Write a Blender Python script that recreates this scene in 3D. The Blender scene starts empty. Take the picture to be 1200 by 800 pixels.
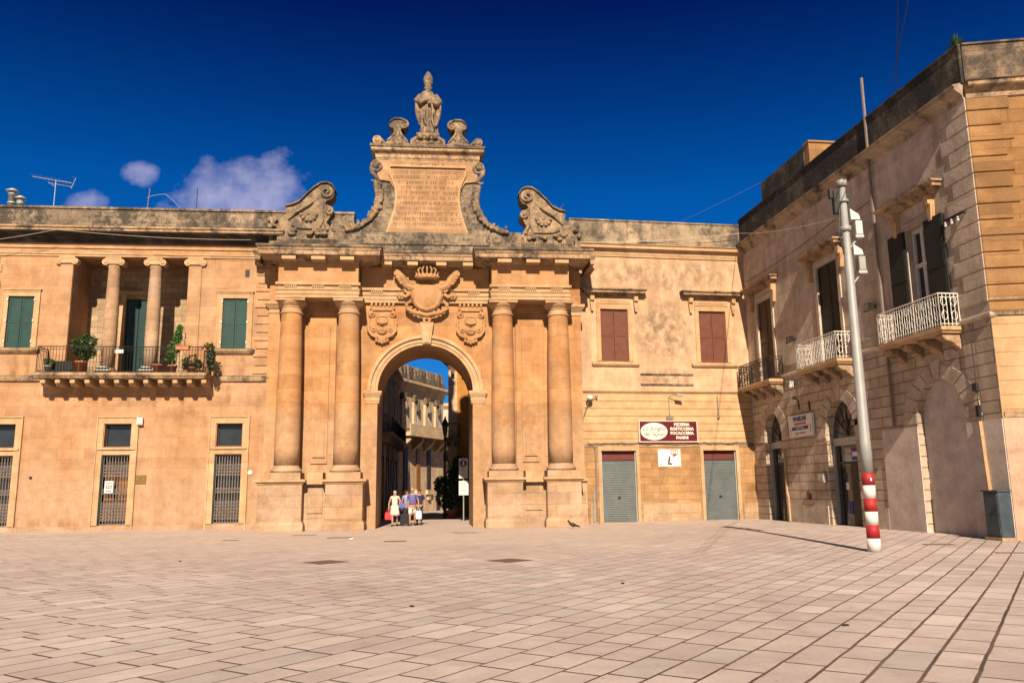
import bpy, bmesh, math, random
from math import sin, cos, pi, radians, sqrt
from mathutils import Vector, Matrix
from mathutils.geometry import delaunay_2d_cdt
random.seed(7)
S = bpy.context.scene
COL = S.collection

# ------------------------------------------------------------------ camera
cd = bpy.data.cameras.new("camera"); cam = bpy.data.objects.new("camera", cd); COL.objects.link(cam)
PITCH, ROLL, FOC = radians(10.23), radians(-0.69), 962.0
cam.location = (0, 0, 1.65)
cam.rotation_mode = 'QUATERNION'
cam.rotation_quaternion = (Matrix.Rotation(pi/2 + PITCH, 3, 'X') @ Matrix.Rotation(ROLL, 3, 'Z')).to_quaternion()
cd.sensor_width = 36.0; cd.lens = 36.0*FOC/1200.0; cd.clip_end = 3000; cd.clip_start = 0.1
S.camera = cam

# ------------------------------------------------------------------ sky, sun, exposure
SUN_EL, SUN_AZ = radians(36.5), radians(178.3)      # azimuth of the sun measured clockwise from +Y
sd = Vector((sin(SUN_AZ)*cos(SUN_EL), cos(SUN_AZ)*cos(SUN_EL), sin(SUN_EL)))
sl = bpy.data.lights.new("sun", 'SUN'); sl.energy = 5.0; sl.angle = radians(0.55); sl.color = (1.0, 0.835, 0.635)
so = bpy.data.objects.new("sun", sl); COL.objects.link(so)
so.rotation_mode = 'QUATERNION'; so.rotation_quaternion = (-sd).to_track_quat('-Z', 'Y'); so.location = (0, -20, 40)

W = bpy.data.worlds.new("World"); S.world = W; W.use_nodes = True
def world():
    nt = W.node_tree; n = nt.nodes; l = nt.links; n.clear()
    out = n.new('ShaderNodeOutputWorld'); bg = n.new('ShaderNodeBackground'); bg.inputs[1].default_value = 0.052
    l.new(bg.outputs[0], out.inputs[0])
    sky = n.new('ShaderNodeTexSky'); sky.sky_type = 'NISHITA'; sky.sun_disc = False
    sky.sun_elevation = SUN_EL; sky.sun_rotation = SUN_AZ; sky.altitude = 900; sky.air_density = 1.0; sky.dust_density = 0.3; sky.ozone_density = 2.0
    tc = n.new('ShaderNodeTexCoord'); sep = n.new('ShaderNodeSeparateXYZ'); l.new(tc.outputs['Generated'], sep.inputs[0])
    def M(op, a, b=None, clamp=False):
        m = n.new('ShaderNodeMath'); m.operation = op; m.use_clamp = clamp
        for i, v in enumerate((a, b)):
            if v is None: continue
            if hasattr(v, 'links'): l.new(v, m.inputs[i])
            else: m.inputs[i].default_value = v
        return m.outputs[0]
    def MIX(bt, f, a, b):
        m = n.new('ShaderNodeMix'); m.data_type = 'RGBA'; m.blend_type = bt
        for i, v in ((0, f), (6, a), (7, b)):
            if hasattr(v, 'links'): l.new(v, m.inputs[i])
            else: m.inputs[i].default_value = v
        return m.outputs[2]
    # polarised, deep blue half of the sky opposite the sun
    zz = M('MAXIMUM', sep.outputs[2], 0.0)
    deep = n.new('ShaderNodeValToRGB'); l.new(zz, deep.inputs[0])
    cr = deep.color_ramp
    cr.elements[0].position = 0.0; cr.elements[0].color = (0.10, 0.36, 0.70, 1)
    cr.elements[1].position = 0.62; cr.elements[1].color = (0.002, 0.026, 0.20, 1)
    for p, c in ((0.24, (0.010, 0.34, 0.80, 1)), (0.34, (0.003, 0.32, 0.78, 1)), (0.44, (0.002, 0.180, 0.54, 1)), (0.53, (0.002, 0.066, 0.34, 1))):
        e = cr.elements.new(p); e.color = c
    deepc = MIX('MULTIPLY', 1.0, sky.outputs[0], deep.outputs[0])
    north = M('MULTIPLY', M('ADD', sep.outputs[1], 0.05), 3.0, True)
    col = MIX('MIX', north, MIX('MULTIPLY', 1.0, sky.outputs[0], (0.46, 0.45, 0.46, 1)), deepc)
    # a few thin clouds low over the left roof
    yy = M('MAXIMUM', sep.outputs[1], 0.05)
    a = M('DIVIDE', sep.outputs[0], yy); e = M('DIVIDE', sep.outputs[2], yy)
    comb = n.new('ShaderNodeCombineXYZ'); l.new(a, comb.inputs[0]); l.new(e, comb.inputs[1])
    no = n.new('ShaderNodeTexNoise'); no.inputs['Scale'].default_value = 21; no.inputs['Detail'].default_value = 7; no.inputs['Roughness'].default_value = 0.55
    l.new(comb.outputs[0], no.inputs['Vector'])
    tot = None
    for (a0, e0, ra, re, am) in ((-.35, .372, .095, .066, 1.0), (-.305, .385, .075, .056, .85), (-.478, .405, .033, .022, .9), (-.535, .365, .05, .022, .7), (-.60, .35, .03, .018, .6), (-.42, .352, .06, .02, .5)):
        da = M('POWER', M('ABSOLUTE', M('DIVIDE', M('SUBTRACT', a, a0), ra)), 2.0)
        de = M('POWER', M('ABSOLUTE', M('DIVIDE', M('SUBTRACT', e, e0), re)), 2.0)
        m = M('MULTIPLY', M('SUBTRACT', 1.15, M('ADD', da, de), True), am)
        tot = m if tot is None else M('MAXIMUM', tot, m)
    dens = M('MULTIPLY', M('MULTIPLY', M('SUBTRACT', M('ADD', no.outputs[0], M('MULTIPLY', tot, 0.45)), 0.66), 2.3, True), M('MULTIPLY', M('MULTIPLY', tot, 4.0, True), 0.60))
    col = MIX('MIX', dens, col, (6.6, 6.1, 7.8, 1))
    l.new(col, bg.inputs[0])
world()
S.view_settings.view_transform = 'Standard'; S.view_settings.look = 'None'
S.view_settings.exposure = 1.02; S.view_settings.gamma = 1.0
S.render.engine = 'CYCLES'
S.cycles.max_bounces = 5; S.cycles.diffuse_bounces = 2

# ------------------------------------------------------------------ frames: u along a wall, v out of it, z up
class Frame:
    def __init__(s, ox, oy, ang, oz=0.0):
        s.o = Vector((ox, oy, oz)); s.ang = ang
        s.u = Vector((cos(ang), sin(ang), 0)); s.v = Vector((sin(ang), -cos(ang), 0))
    def w(s, u, v, z): return s.o + s.u*u + s.v*v + Vector((0, 0, z))
GF = Frame(-4.050, 37.952, radians(5.7))        # gate and left palace
RF = Frame(2.7265, 39.5327, radians(9.3))       # wall with the shutters right of the gate
SF = Frame(11.9526, 41.0435, radians(-82.47))   # side wall running towards the camera
FF = Frame(14.2206, 23.8857, radians(-8.0))     # front of the corner house
PLAIN = Frame(0, 0, 0)

# ------------------------------------------------------------------ mesh builder
class B:
    def __init__(s, f=None):
        s.bm = bmesh.new(); s.f = f or (lambda u, v, z: (u, -v, z))
    def V(s, u, v, z): return s.bm.verts.new(s.f(u, v, z))
    def face(s, vs):
        try: return s.bm.faces.new(vs)
        except ValueError: return None
    def quad(s, *p): s.face([s.V(*q) for q in p])
    def box(s, u0, u1, v0, v1, z0, z1):
        a = [s.V(u, v, z) for z in (z0, z1) for (u, v) in ((u0, v0), (u1, v0), (u1, v1), (u0, v1))]
        for q in ((0, 3, 2, 1), (4, 5, 6, 7), (0, 1, 5, 4), (1, 2, 6, 5), (2, 3, 7, 6), (3, 0, 4, 7)): s.face([a[i] for i in q])
    def loops(s, ls, cap=True, close=True):
        vs = [[s.V(*p) for p in lp] for lp in ls]
        n = len(vs[0])
        for a, b in zip(vs, vs[1:]):
            for i in range(n if close else n-1):
                j = (i+1) % n
                s.face([a[i], a[j], b[j], b[i]])
        if cap and close:
            s.face(vs[0][::-1]); s.face(vs[-1])
    def prism(s, out, v0, v1): s.loops([[(u, v0, z) for u, z in out], [(u, v1, z) for u, z in out]])
    def prism_bev(s, out, v0, v1, b):
        cu = sum(p[0] for p in out)/len(out); cz = sum(p[1] for p in out)/len(out)
        sh = []
        for u, z in out:
            d = sqrt((u-cu)**2+(z-cz)**2) or 1; k = max(0.3, 1-b/d); sh.append((cu+(u-cu)*k, cz+(z-cz)*k))
        s.loops([[(u, v0, z) for u, z in out], [(u, v1-b, z) for u, z in out], [(u, v1, z) for u, z in sh]])
    def mould(s, u0, u1, vb, vf, prof):
        """profile (projection, z) run round left side, front and right side"""
        s.loops([[(u0-p, vb, z), (u0-p, vf+p, z), (u1+p, vf+p, z), (u1+p, vb, z)] for p, z in prof])
    def plate(s, outer, holes, v0, v1):
        loops = [outer]+holes; co = []; ed = []
        for lp in loops:
            k = len(co); co += [Vector(p) for p in lp]; ed += [(k+i, k+(i+1) % len(lp)) for i in range(len(lp))]
        vs, es, fs, *_ = delaunay_2d_cdt(co, ed, [], 1, 1e-5)
        def inside(p, lp):
            c = False; n = len(lp)
            for i in range(n):
                (x1, y1), (x2, y2) = lp[i], lp[(i+1) % n]
                if (y1 > p[1]) != (y2 > p[1]) and p[0] < (x2-x1)*(p[1]-y1)/(y2-y1)+x1: c = not c
            return c
        F = [s.V(v.x, v1, v.y) for v in vs]; K = [s.V(v.x, v0, v.y) for v in vs]
        for f in fs:
            c = sum((vs[i] for i in f), Vector((0, 0)))/len(f)
            if not inside(c, outer) or any(inside(c, h) for h in holes): continue
            s.face([F[i] for i in f]); s.face([K[i] for i in reversed(f)])
        for lp in loops:
            n = len(lp)
            for i in range(n):
                (a, b), (c, d) = lp[i], lp[(i+1) % n]
                s.quad((a, v0, b), (c, v0, d), (c, v1, d), (a, v1, b))
        bmesh.ops.remove_doubles(s.bm, verts=s.bm.verts, dist=1e-5)
    def lathe(s, cu, cv, prof, n=20, a0=0.0, a1=2*pi, zoff=0.0):
        full = abs(a1-a0-2*pi) < 1e-6; m = n if full else n+1
        s.loops([[(cu+r*cos(a0+(a1-a0)*i/n), cv+r*sin(a0+(a1-a0)*i/n), z+zoff) for i in range(m)] for r, z in prof])
    def disc(s, cu, cz, r, v0, v1, n=16): s.prism([(cu+r*cos(2*pi*i/n), cz+r*sin(2*pi*i/n)) for i in range(n)], v0, v1)
    def tube(s, pts, r, n=6, cap=True):
        P = [Vector(p) for p in pts]; m = len(P); R = r if isinstance(r, (list, tuple)) else [r]*m
        ls = []
        for i in range(m):
            t = (P[min(i+1, m-1)]-P[max(i-1, 0)])
            if t.length < 1e-9: t = Vector((0, 0, 1))
            t.normalize(); ref = Vector((0, 1, 0)) if abs(t.y) < 0.9 else Vector((0, 0, 1))
            a = t.cross(ref).normalized(); b = t.cross(a)
            ls.append([tuple(P[i]+(a*cos(2*pi*k/n)+b*sin(2*pi*k/n))*R[i]) for k in range(n)])
        s.loops(ls, cap)
    def ell(s, c, r, n=10, m=7, rot=None):
        ls = []
        for j in range(m+1):
            th = pi*(0.02+0.96*j/m)
            lp = []
            for i in range(n):
                ph = 2*pi*i/n
                p = Vector((r[0]*sin(th)*cos(ph), r[1]*sin(th)*sin(ph), -r[2]*cos(th)))
                if rot is not None: p = rot @ p
                lp.append((c[0]+p.x, c[1]+p.y, c[2]+p.z))
            ls.append(lp)
        s.loops(ls)
    def arcband(s, cu, cz, r0, r1, a0, a1, v0, v1, n=28, ez=1.0):
        o = [(cu+r1*cos(a0+(a1-a0)*i/n), cz+ez*r1*sin(a0+(a1-a0)*i/n)) for i in range(n+1)]
        q = [(cu+r0*cos(a0+(a1-a0)*i/n), cz+ez*r0*sin(a0+(a1-a0)*i/n)) for i in range(n+1)]
        s.loops([[(q[i][0], v0, q[i][1]), (o[i][0], v0, o[i][1]), (o[i][0], v1, o[i][1]), (q[i][0], v1, q[i][1])] for i in range(n+1)])
    def spiral(s, cu, v, cz, r0, r1, turns, a0, sgn, rad, n=30, v2=None):
        pts = []; rr = []
        for i in range(n+1):
            t = i/n; a = a0+sgn*turns*2*pi*t; r = r0+(r1-r0)*t
            pts.append((cu+r*cos(a), v if v2 is None else v+(v2-v)*t, cz+r*sin(a))); rr.append(rad*(1-0.45*t))
        s.tube(pts, rr, 6)
    def mesh(s, name, mat=None, smooth=False, voxel=0, bevel=0):
        bmesh.ops.recalc_face_normals(s.bm, faces=s.bm.faces)
        me = bpy.data.meshes.new(name); s.bm.to_mesh(me); s.bm.free()
        if voxel or bevel:
            t = bpy.data.objects.new("temporary", me); COL.objects.link(t)
            if voxel:
                md = t.modifiers.new("r", 'REMESH'); md.mode = 'VOXEL'; md.voxel_size = voxel*.75
                md = t.modifiers.new("s", 'SMOOTH'); md.iterations = 1; md.factor = .3
            else:
                md = t.modifiers.new("b", 'BEVEL'); md.width = bevel; md.segments = 1; md.limit_method = 'ANGLE'
            dg = bpy.context.evaluated_depsgraph_get(); m2 = bpy.data.meshes.new_from_object(t.evaluated_get(dg))
            bpy.data.objects.remove(t); bpy.data.meshes.remove(me); me = m2; me.name = name
        if smooth:
            for p in me.polygons: p.use_smooth = True
        me.materials.clear()
        if mat: me.materials.append(mat)
        return me

def link(name, me, parent=None, loc=(0, 0, 0), label=None):
    o = bpy.data.objects.new(name, me); COL.objects.link(o); o.location = loc
    if parent: o.parent = parent
    if label: o['label'] = label
    return o
def obj(name, b, mat, parent=None, smooth=False, loc=(0, 0, 0), voxel=0, bevel=0, label=None):
    return link(name, b.mesh(name, mat, smooth, voxel, bevel), parent, loc, label)
def tag(o, label, cat, group=None, kind=None):
    if label: o['label'] = label
    if cat: o['category'] = cat
    if group: o['group'] = group
    if kind: o['kind'] = kind
    return o
def thing(name, label, cat, fr=PLAIN, u=0, v=0, z=0, rot=0, group=None):
    o = bpy.data.objects.new(name, None); COL.objects.link(o); o.empty_display_size = .3
    o.location = fr.w(u, v, z); o.rotation_euler = (0, 0, fr.ang+rot)
    return tag(o, label, cat, group)
def solo(name, b, mat, label, cat, fr=PLAIN, u=0, v=0, z=0, rot=0, group=None, smooth=False, voxel=0, bevel=0):
    o = obj(name, b, mat, None, smooth, voxel=voxel, bevel=bevel)
    o.location = fr.w(u, v, z); o.rotation_euler = (0, 0, fr.ang+rot)
    return tag(o, label, cat, group)
def copyto(o, parent, loc, name=None):
    c = o.copy(); COL.objects.link(c); c.parent = parent; c.location = loc
    for ch in o.children:
        d = ch.copy(); COL.objects.link(d); d.parent = c
    return c
def text_mesh(name, s, size, mat, shear=0, depth=0.004, align='CENTER', squash=1.0, bold=0.0):
    cu = bpy.data.curves.new(name, 'FONT'); cu.body = s; cu.size = size; cu.align_x = align; cu.align_y = 'CENTER'
    cu.shear = shear; cu.extrude = depth; cu.offset = bold; cu.resolution_u = 3
    t = bpy.data.objects.new("temporary", cu); COL.objects.link(t)
    dg = bpy.context.evaluated_depsgraph_get(); me = bpy.data.meshes.new_from_object(t.evaluated_get(dg))
    bpy.data.objects.remove(t)
    me.transform(Matrix.Rotation(pi/2, 4, 'X') @ Matrix.Diagonal((squash, 1, 1, 1)))
    me.materials.clear(); me.materials.append(mat); me.name = name
    return me

# ------------------------------------------------------------------ materials
class NT:
    def __init__(s, name):
        s.m = bpy.data.materials.new(name); s.m.use_nodes = True; s.t = s.m.node_tree; s.n = s.t.nodes; s.l = s.t.links
        s.b = s.n['Principled BSDF']; s.out = s.n['Material Output']
        s.tc = s.n.new('ShaderNodeTexCoord')
        s.b.inputs['Specular IOR Level'].default_value = 0.25
    def put(s, sock, v):
        if hasattr(v, 'links'): s.l.new(v, sock)
        else: sock.default_value = v
    def M(s, op, a, b=0.0, clamp=False, c=None):
        m = s.n.new('ShaderNodeMath'); m.operation = op; m.use_clamp = clamp; s.put(m.inputs[0], a); s.put(m.inputs[1], b)
        if c is not None: s.put(m.inputs[2], c)
        return m.outputs[0]
    def MIX(s, bt, f, a, b):
        m = s.n.new('ShaderNodeMix'); m.data_type = 'RGBA'; m.blend_type = bt; s.put(m.inputs[0], f); s.put(m.inputs[6], a); s.put(m.inputs[7], b)
        return m.outputs[2]
    def noise(s, vec, scale, detail=4, rough=.55, dist=0.0):
        x = s.n.new('ShaderNodeTexNoise'); s.l.new(vec, x.inputs['Vector']); x.inputs['Scale'].default_value = scale
        x.inputs['Detail'].default_value = detail; x.inputs['Roughness'].default_value = rough; x.inputs['Distortion'].default_value = dist
        return x.outputs[0]
    def ramp(s, f, p0, p1, c0=(0, 0, 0, 1), c1=(1, 1, 1, 1)):
        r = s.n.new('ShaderNodeValToRGB'); s.l.new(f, r.inputs[0]); e = r.color_ramp.elements
        e[0].position = p0; e[1].position = p1; e[0].color = c0; e[1].color = c1
        return r.outputs[0]
    def sep(s, v):
        x = s.n.new('ShaderNodeSeparateXYZ'); s.l.new(v, x.inputs[0]); return x.outputs
    def comb(s, x, y, z=0.0):
        c = s.n.new('ShaderNodeCombineXYZ'); s.put(c.inputs[0], x); s.put(c.inputs[1], y); s.put(c.inputs[2], z); return c.outputs[0]
    def bump(s, h, strength, dist=.02, prev=None):
        b = s.n.new('ShaderNodeBump'); b.inputs['Strength'].default_value = strength; b.inputs['Distance'].default_value = dist
        s.l.new(h, b.inputs['Height'])
        if prev is not None: s.l.new(prev, b.inputs['Normal'])
        return b.outputs[0]
def c4(c): return (c[0], c[1], c[2], 1)
def scl(c, k): return (c[0]*k, c[1]*k, c[2]*k, 1)

def stone(name, c1, c2, block=None, joint=.7, bvar=.22, streak=.4, streak_col=(.16, .10, .06), lichen=0.0, lichen_col=(.045, .038, .032), bump=.35, lich_scale=1.6, jw=.012, pale=0.0, pale_col=(.55, .42, .30), jb=.5, low=None, top=0.0, speck=0.0, blot=()):
    K = .67; c1 = tuple(x*K for x in c1); c2 = tuple(x*K for x in c2); pale_col = tuple(x*K for x in pale_col); streak_col = tuple(x*K for x in streak_col)
    t = NT(name); P = t.tc.outputs['Object']; x, y, z = t.sep(P)
    X = t.M('SUBTRACT', x, y)
    P2 = t.comb(X, z)
    big = t.noise(P, .42, 5, .6)
    col = t.MIX('MIX', t.ramp(big, .35, .66), c4(c1), c4(c2))
    nrm = None
    if block:
        br = t.n.new('ShaderNodeTexBrick'); t.l.new(P2, br.inputs['Vector'])
        br.inputs['Color1'].default_value = (1-bvar, 1-bvar*.95, 1-bvar*.9, 1); br.inputs['Color2'].default_value = (1+bvar, 1+bvar*.95, 1+bvar*.85, 1)
        br.inputs['Mortar'].default_value = (joint, joint*.93, joint*.86, 1)
        br.inputs['Scale'].default_value = 1; br.inputs['Mortar Size'].default_value = jw; br.inputs['Mortar Smooth'].default_value = .35
        br.inputs['Brick Width'].default_value = block[0]; br.inputs['Row Height'].default_value = block[1]; br.inputs['Bias'].default_value = 0
        col = t.MIX('MULTIPLY', 1.0, col, br.outputs[0])
        nrm = t.bump(t.M('SUBTRACT', 1.0, br.outputs['Fac']), jb, .02)
    # second scale of patches
    med = t.noise(P2, 1.7, 6, .62)
    col = t.MIX('MULTIPLY', 1.0, col, t.ramp(med, .28, .74, (.72, .69, .66, 1), (1.16, 1.16, 1.15, 1)))
    if pale:
        pm = t.noise(t.comb(X, z, 3.3), .8, 6, .6)
        col = t.MIX('MIX', t.M('MULTIPLY', t.ramp(pm, .50, .68), pale), col, c4(pale_col))
    if low:      # salt-bleached, rougher stone below a wavering line
        zn = t.M('ADD', z, t.M('MULTIPLY', t.M('SUBTRACT', t.noise(t.comb(X, z, 7.7), .9, 5, .6), .5), 3.2))
        lw = t.M('MULTIPLY', t.M('SUBTRACT', 1.0, t.ramp(t.M('DIVIDE', zn, 12.0), (low-.7)/12, (low+.5)/12)), .75)
        col = t.MIX('MIX', lw, col, t.MIX('MULTIPLY', 1.0, c4(pale_col), t.ramp(t.noise(P, 3.0, 7, .65), .3, .7, (.72, .70, .68, 1), (1.1, 1.1, 1.1, 1))))
    if streak:
        st = t.noise(t.comb(t.M('MULTIPLY', X, 1.5), t.M('MULTIPLY', z, .16), 5.1), 1.3, 6, .62)
        col = t.MIX('MIX', t.M('MULTIPLY', t.ramp(st, .50, .78), streak), col, c4(streak_col))
    if lichen:
        l1 = t.noise(P, lich_scale, 9, .68); l2 = t.noise(t.comb(t.M('MULTIPLY', X, 1.2), t.M('MULTIPLY', z, .5), 9.0), .9, 4, .55)
        lm = t.M('ADD', t.M('MULTIPLY', l1, .6), t.M('MULTIPLY', l2, .5))
        thr = .78-lichen*.42
        col = t.MIX('MIX', t.M('MULTIPLY', t.ramp(lm, thr-.045, thr+.075), .93), col, c4(lichen_col))
    if top:      # black growth on ledges that face the sky
        ge = t.n.new('ShaderNodeNewGeometry'); nz = t.sep(ge.outputs['Normal'])[2]
        tm = t.M('MULTIPLY', t.ramp(t.M('ADD', nz, t.M('MULTIPLY', t.M('SUBTRACT', t.noise(P, 4.0, 6, .65), .5), 1.0)), .22, .62), top)
        col = t.MIX('MIX', tm, col, c4(lichen_col))
    if speck:
        s1 = t.M('MULTIPLY', t.ramp(t.noise(P, 7.5, 9, .74), .44, .66), t.ramp(t.noise(P, .9, 4, .6), .30, .62))
        col = t.MIX('MIX', t.M('MULTIPLY', s1, speck), col, c4(lichen_col))
    for (bu, bz, ru, rz, am) in blot:      # stains with a place of their own
        d = t.M('ADD', t.M('POWER', t.M('ABSOLUTE', t.M('DIVIDE', t.M('SUBTRACT', X, bu), ru)), 2.0), t.M('POWER', t.M('ABSOLUTE', t.M('DIVIDE', t.M('SUBTRACT', z, bz), rz)), 2.0))
        bm_ = t.M('MULTIPLY', t.M('SUBTRACT', 1.0, d, True), t.ramp(t.noise(t.comb(t.M('MULTIPLY', X, 1.6), t.M('MULTIPLY', z, 1.1), 2.0), 1.5, 7, .66), .40, .62))
        col = t.MIX('MIX', t.M('MULTIPLY', bm_, am, True), col, c4(streak_col))
    fine = t.noise(P, 16, 5, .7)
    col = t.MIX('MULTIPLY', 1.0, col, t.ramp(fine, .3, .72, (.86, .85, .83, 1), (1.1, 1.1, 1.1, 1)))
    t.l.new(col, t.b.inputs['Base Color']); t.b.inputs['Roughness'].default_value = .92
    nrm = t.bump(t.noise(P, 7, 8, .7), bump, .04, nrm)
    t.l.new(nrm, t.b.inputs['Normal'])
    return t.m
def paint(name, col, rough=.55, var=.12, scale=6, metal=0.0, dirt=0.0, dirt_col=(.12, .09, .07), bump=0.0, spec=.3):
    t = NT(name); P = t.tc.outputs['Object']
    n = t.noise(P, scale, 5, .6)
    c = t.MIX('MIX', t.ramp(n, .3, .7), scl(col, 1-var), scl(col, 1+var))
    if dirt:
        d = t.noise(P, scale*.6, 7, .65)
        c = t.MIX('MIX', t.M('MULTIPLY', t.ramp(d, .5, .75), dirt), c, c4(dirt_col))
    t.l.new(c, t.b.inputs['Base Color']); t.b.inputs['Roughness'].default_value = rough; t.b.inputs['Metallic'].default_value = metal
    t.b.inputs['Specular IOR Level'].default_value = spec
    if bump: t.l.new(t.bump(t.noise(P, scale*4, 5, .6), bump, .01), t.b.inputs['Normal'])
    return t.m
def slats(name, col, pitch, dark=.5, rough=.6, metal=0.0, horiz=True, dirt=.2, smooth_wave=False):
    t = NT(name); P = t.tc.outputs['Object']; x, y, z = t.sep(P)
    f = t.M('FRACT', t.M('DIVIDE', z if horiz else t.M('SUBTRACT', x, y), pitch))
    tri = t.M('ABSOLUTE', t.M('SUBTRACT', f, .5))
    line = t.ramp(tri, .36, .47)
    n = t.noise(P, 3, 6, .65)
    c = t.MIX('MIX', t.ramp(n, .3, .7), scl(col, .82), scl(col, 1.15))
    c = t.MIX('MIX', t.M('MULTIPLY', t.ramp(t.noise(P, 1.6, 7, .65), .5, .75), dirt), c, (.12, .09, .07, 1))
    c = t.MIX('MULTIPLY', line, c, (dark, dark, dark, 1))
    t.l.new(c, t.b.inputs['Base Color']); t.b.inputs['Roughness'].default_value = rough; t.b.inputs['Metallic'].default_value = metal
    t.l.new(t.bump(t.M('SUBTRACT', .5, tri) if not smooth_wave else tri, .9, .02), t.b.inputs['Normal'])
    return t.m
def leaf_mat(name, c1, c2):
    t = NT(name); P = t.tc.outputs['Object']
    c = t.MIX('MIX', t.ramp(t.noise(P, 5, 3, .6), .35, .65), c4(c1), c4(c2))
    t.l.new(c, t.b.inputs['Base Color']); t.b.inputs['Roughness'].default_value = .55
    return t.m

m_left = stone('left_palace_stone', (.50, .275, .138), (.56, .345, .205), (1.15, .46), .82, .12, .42, (.30, .145, .06), bump=.25, pale=.35, pale_col=(.57, .37, .24), jw=.010, jb=.2, low=2.6, blot=((-18.2, 7.3, .22, .9, 1.0), (-17.7, 7.2, .15, .7, 1.0), (-9.2, 7.35, .16, .7, 1.0), (-8.35, 7.3, .2, .8, 1.0), (-12.0, 5.6, .18, 1.0, .8), (-10.9, 5.9, .14, .8, .8), (-8.9, 6.0, .16, .7, .9), (-17.2, 12.0, .3, .6, .8), (-15.5, 6.2, 1.2, .8, .7), (-10.6, 5.2, 1.6, .35, .8), (-13.5, 5.9, 4.0, .45, .6), (-16.3, .25, 9.0, .5, .9), (-7.6, 5.6, .6, 1.4, .6)))
m_gate = stone('gate_stone', (.52, .245, .095), (.565, .32, .155), (1.3, .62), .80, .16, .38, (.33, .16, .07), bump=.3, pale=.45, pale_col=(.55, .36, .22), jb=.25, low=5.2, blot=((-4.7, 5.2, 1.2, 1.1, .7), (4.9, 4.9, 1.2, 1.2, .8), (-2.4, 3.4, .7, 1.3, .6), (2.5, 3.0, .7, 1.2, .6), (-6.1, 7.2, .8, 1.0, .5), (6.2, 5.0, .8, 1.4, .6)))
m_ped = stone('pedestal_stone', (.48, .30, .18), (.56, .38, .25), (1.2, .5), .80, .14, .35, (.30, .19, .12), bump=.7, pale=.5, pale_col=(.62, .47, .35), lichen=.10)
m_trim = stone('trim_stone', (.60, .375, .20), (.64, .44, .265), (2.2, 3.0), .9, .08, .25, (.25, .16, .10), bump=.3)
m_corn = stone('cornice_stone', (.54, .35, .20), (.58, .41, .27), (1.6, 3.0), .75, .12, .45, (.14, .10, .075), lichen=.46, bump=.5, lich_scale=2.6, speck=.75, top=.7)
m_weath = stone('weathered_stone', (.30, .235, .175), (.42, .32, .225), (1.4, .5), .7, .2, .5, (.10, .08, .065), lichen=.56, bump=1.0, lich_scale=5.0, speck=.9, top=.6)
m_carve = stone('carved_stone', (.42, .305, .20), (.56, .38, .22), None, streak=.7, streak_col=(.13, .105, .085), lichen=.58, lichen_col=(.085, .07, .056), bump=1.0, lich_scale=4.2, speck=.75, top=.9)
m_dirty = stone('dirty_moulding_stone', (.26, .20, .145), (.36, .275, .19), (1.6, 3.0), .75, .15, .7, (.07, .058, .046), lichen=.55, bump=.7, speck=.7, lich_scale=2.2)
m_relief = stone('relief_stone', (.53, .28, .125), (.56, .33, .17), None, streak=.25, streak_col=(.30, .16, .08), bump=.4, top=.25)
m_insc = stone('inscription_stone', (.47, .275, .145), (.53, .34, .20), (.95, .42), .84, .16, .45, (.24, .15, .09), lichen=.16, bump=.5)
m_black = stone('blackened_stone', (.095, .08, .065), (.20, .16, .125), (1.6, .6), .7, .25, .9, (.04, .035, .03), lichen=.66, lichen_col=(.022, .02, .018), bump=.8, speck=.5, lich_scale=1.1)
m_right = stone('pale_right_stone', (.69, .435, .265), (.73, .49, .32), None, streak=.6, streak_col=(.27, .19, .125), bump=.3, lichen=.22, lichen_col=(.24, .17, .11), blot=((4.9, 9.4, 1.9, 1.9, 1.3), (4.0, 12.2, 4.5, 1.1, .9), (5.0, 7.0, 1.7, .6, 1.1), (7.4, 12.4, 2.0, .9, .8)))
m_rust = stone('rusticated_right_stone', (.66, .41, .21), (.70, .46, .26), (30.0, .365), .55, .05, .2, (.30, .19, .11), jw=.018, bump=.3, jb=.9)
m_base = stone('base_course_stone', (.42, .235, .105), (.50, .30, .15), (.8, .365), .72, .16, .25, (.24, .14, .08), bump=.7, jw=.012)
m_parR = stone('right_parapet_stone', (.38, .29, .20), (.56, .43, .29), (1.3, 3.0), .7, .25, .75, (.11, .095, .08), lichen=.50, lichen_col=(.06, .052, .045), bump=.7, lich_scale=1.5, speck=.6)
m_side = stone('side_wall_stone', (.62, .505, .41), (.74, .61, .505), (2.6, 1.3), .75, .10, .55, (.19, .14, .105), bump=.35, lichen=.20, lichen_col=(.10, .08, .065))
m_siderust = stone('side_rusticated_stone', (.56, .44, .34), (.70, .56, .44), (1.5, .37), .45, .12, .45, (.20, .14, .09), bump=.4, jw=.02, jb=.9)
m_ff = stone('corner_front_stone', (.31, .160, .062), (.42, .235, .105), (3.0, .42), .7, .15, .7, (.22, .12, .06), bump=.4, jw=.015, lichen=.05)
m_ffl = stone('corner_front_pale_stone', (.60, .38, .20), (.64, .43, .25), (3.0, .42), .72, .06, .2, (.3, .2, .12), bump=.3, jw=.015)
m_quoin = stone('quoin_stone', (.28, .15, .063), (.45, .255, .115), (4.0, .42), .9, .22, .5, (.16, .10, .06), bump=.6)
m_plast = stone('grey_plaster', (.74, .63, .57), (.80, .69, .63), None, streak=.30, streak_col=(.26, .20, .17), bump=.15)
m_loggia = stone('loggia_wall_stone', (.42, .30, .19), (.52, .38, .25), (.55, .28), .6, .25, .2, (.2, .13, .08), bump=.8)
m_roof = paint('roof_tar', (.22, .19, .16), .9, .2, 2)
m_green = slats('green_shutter', (.010, .044, .040), .085, .42, dirt=.15)
m_brown = slats('brown_shutter', (.125, .040, .022), .085, .38, dirt=.18)
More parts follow.
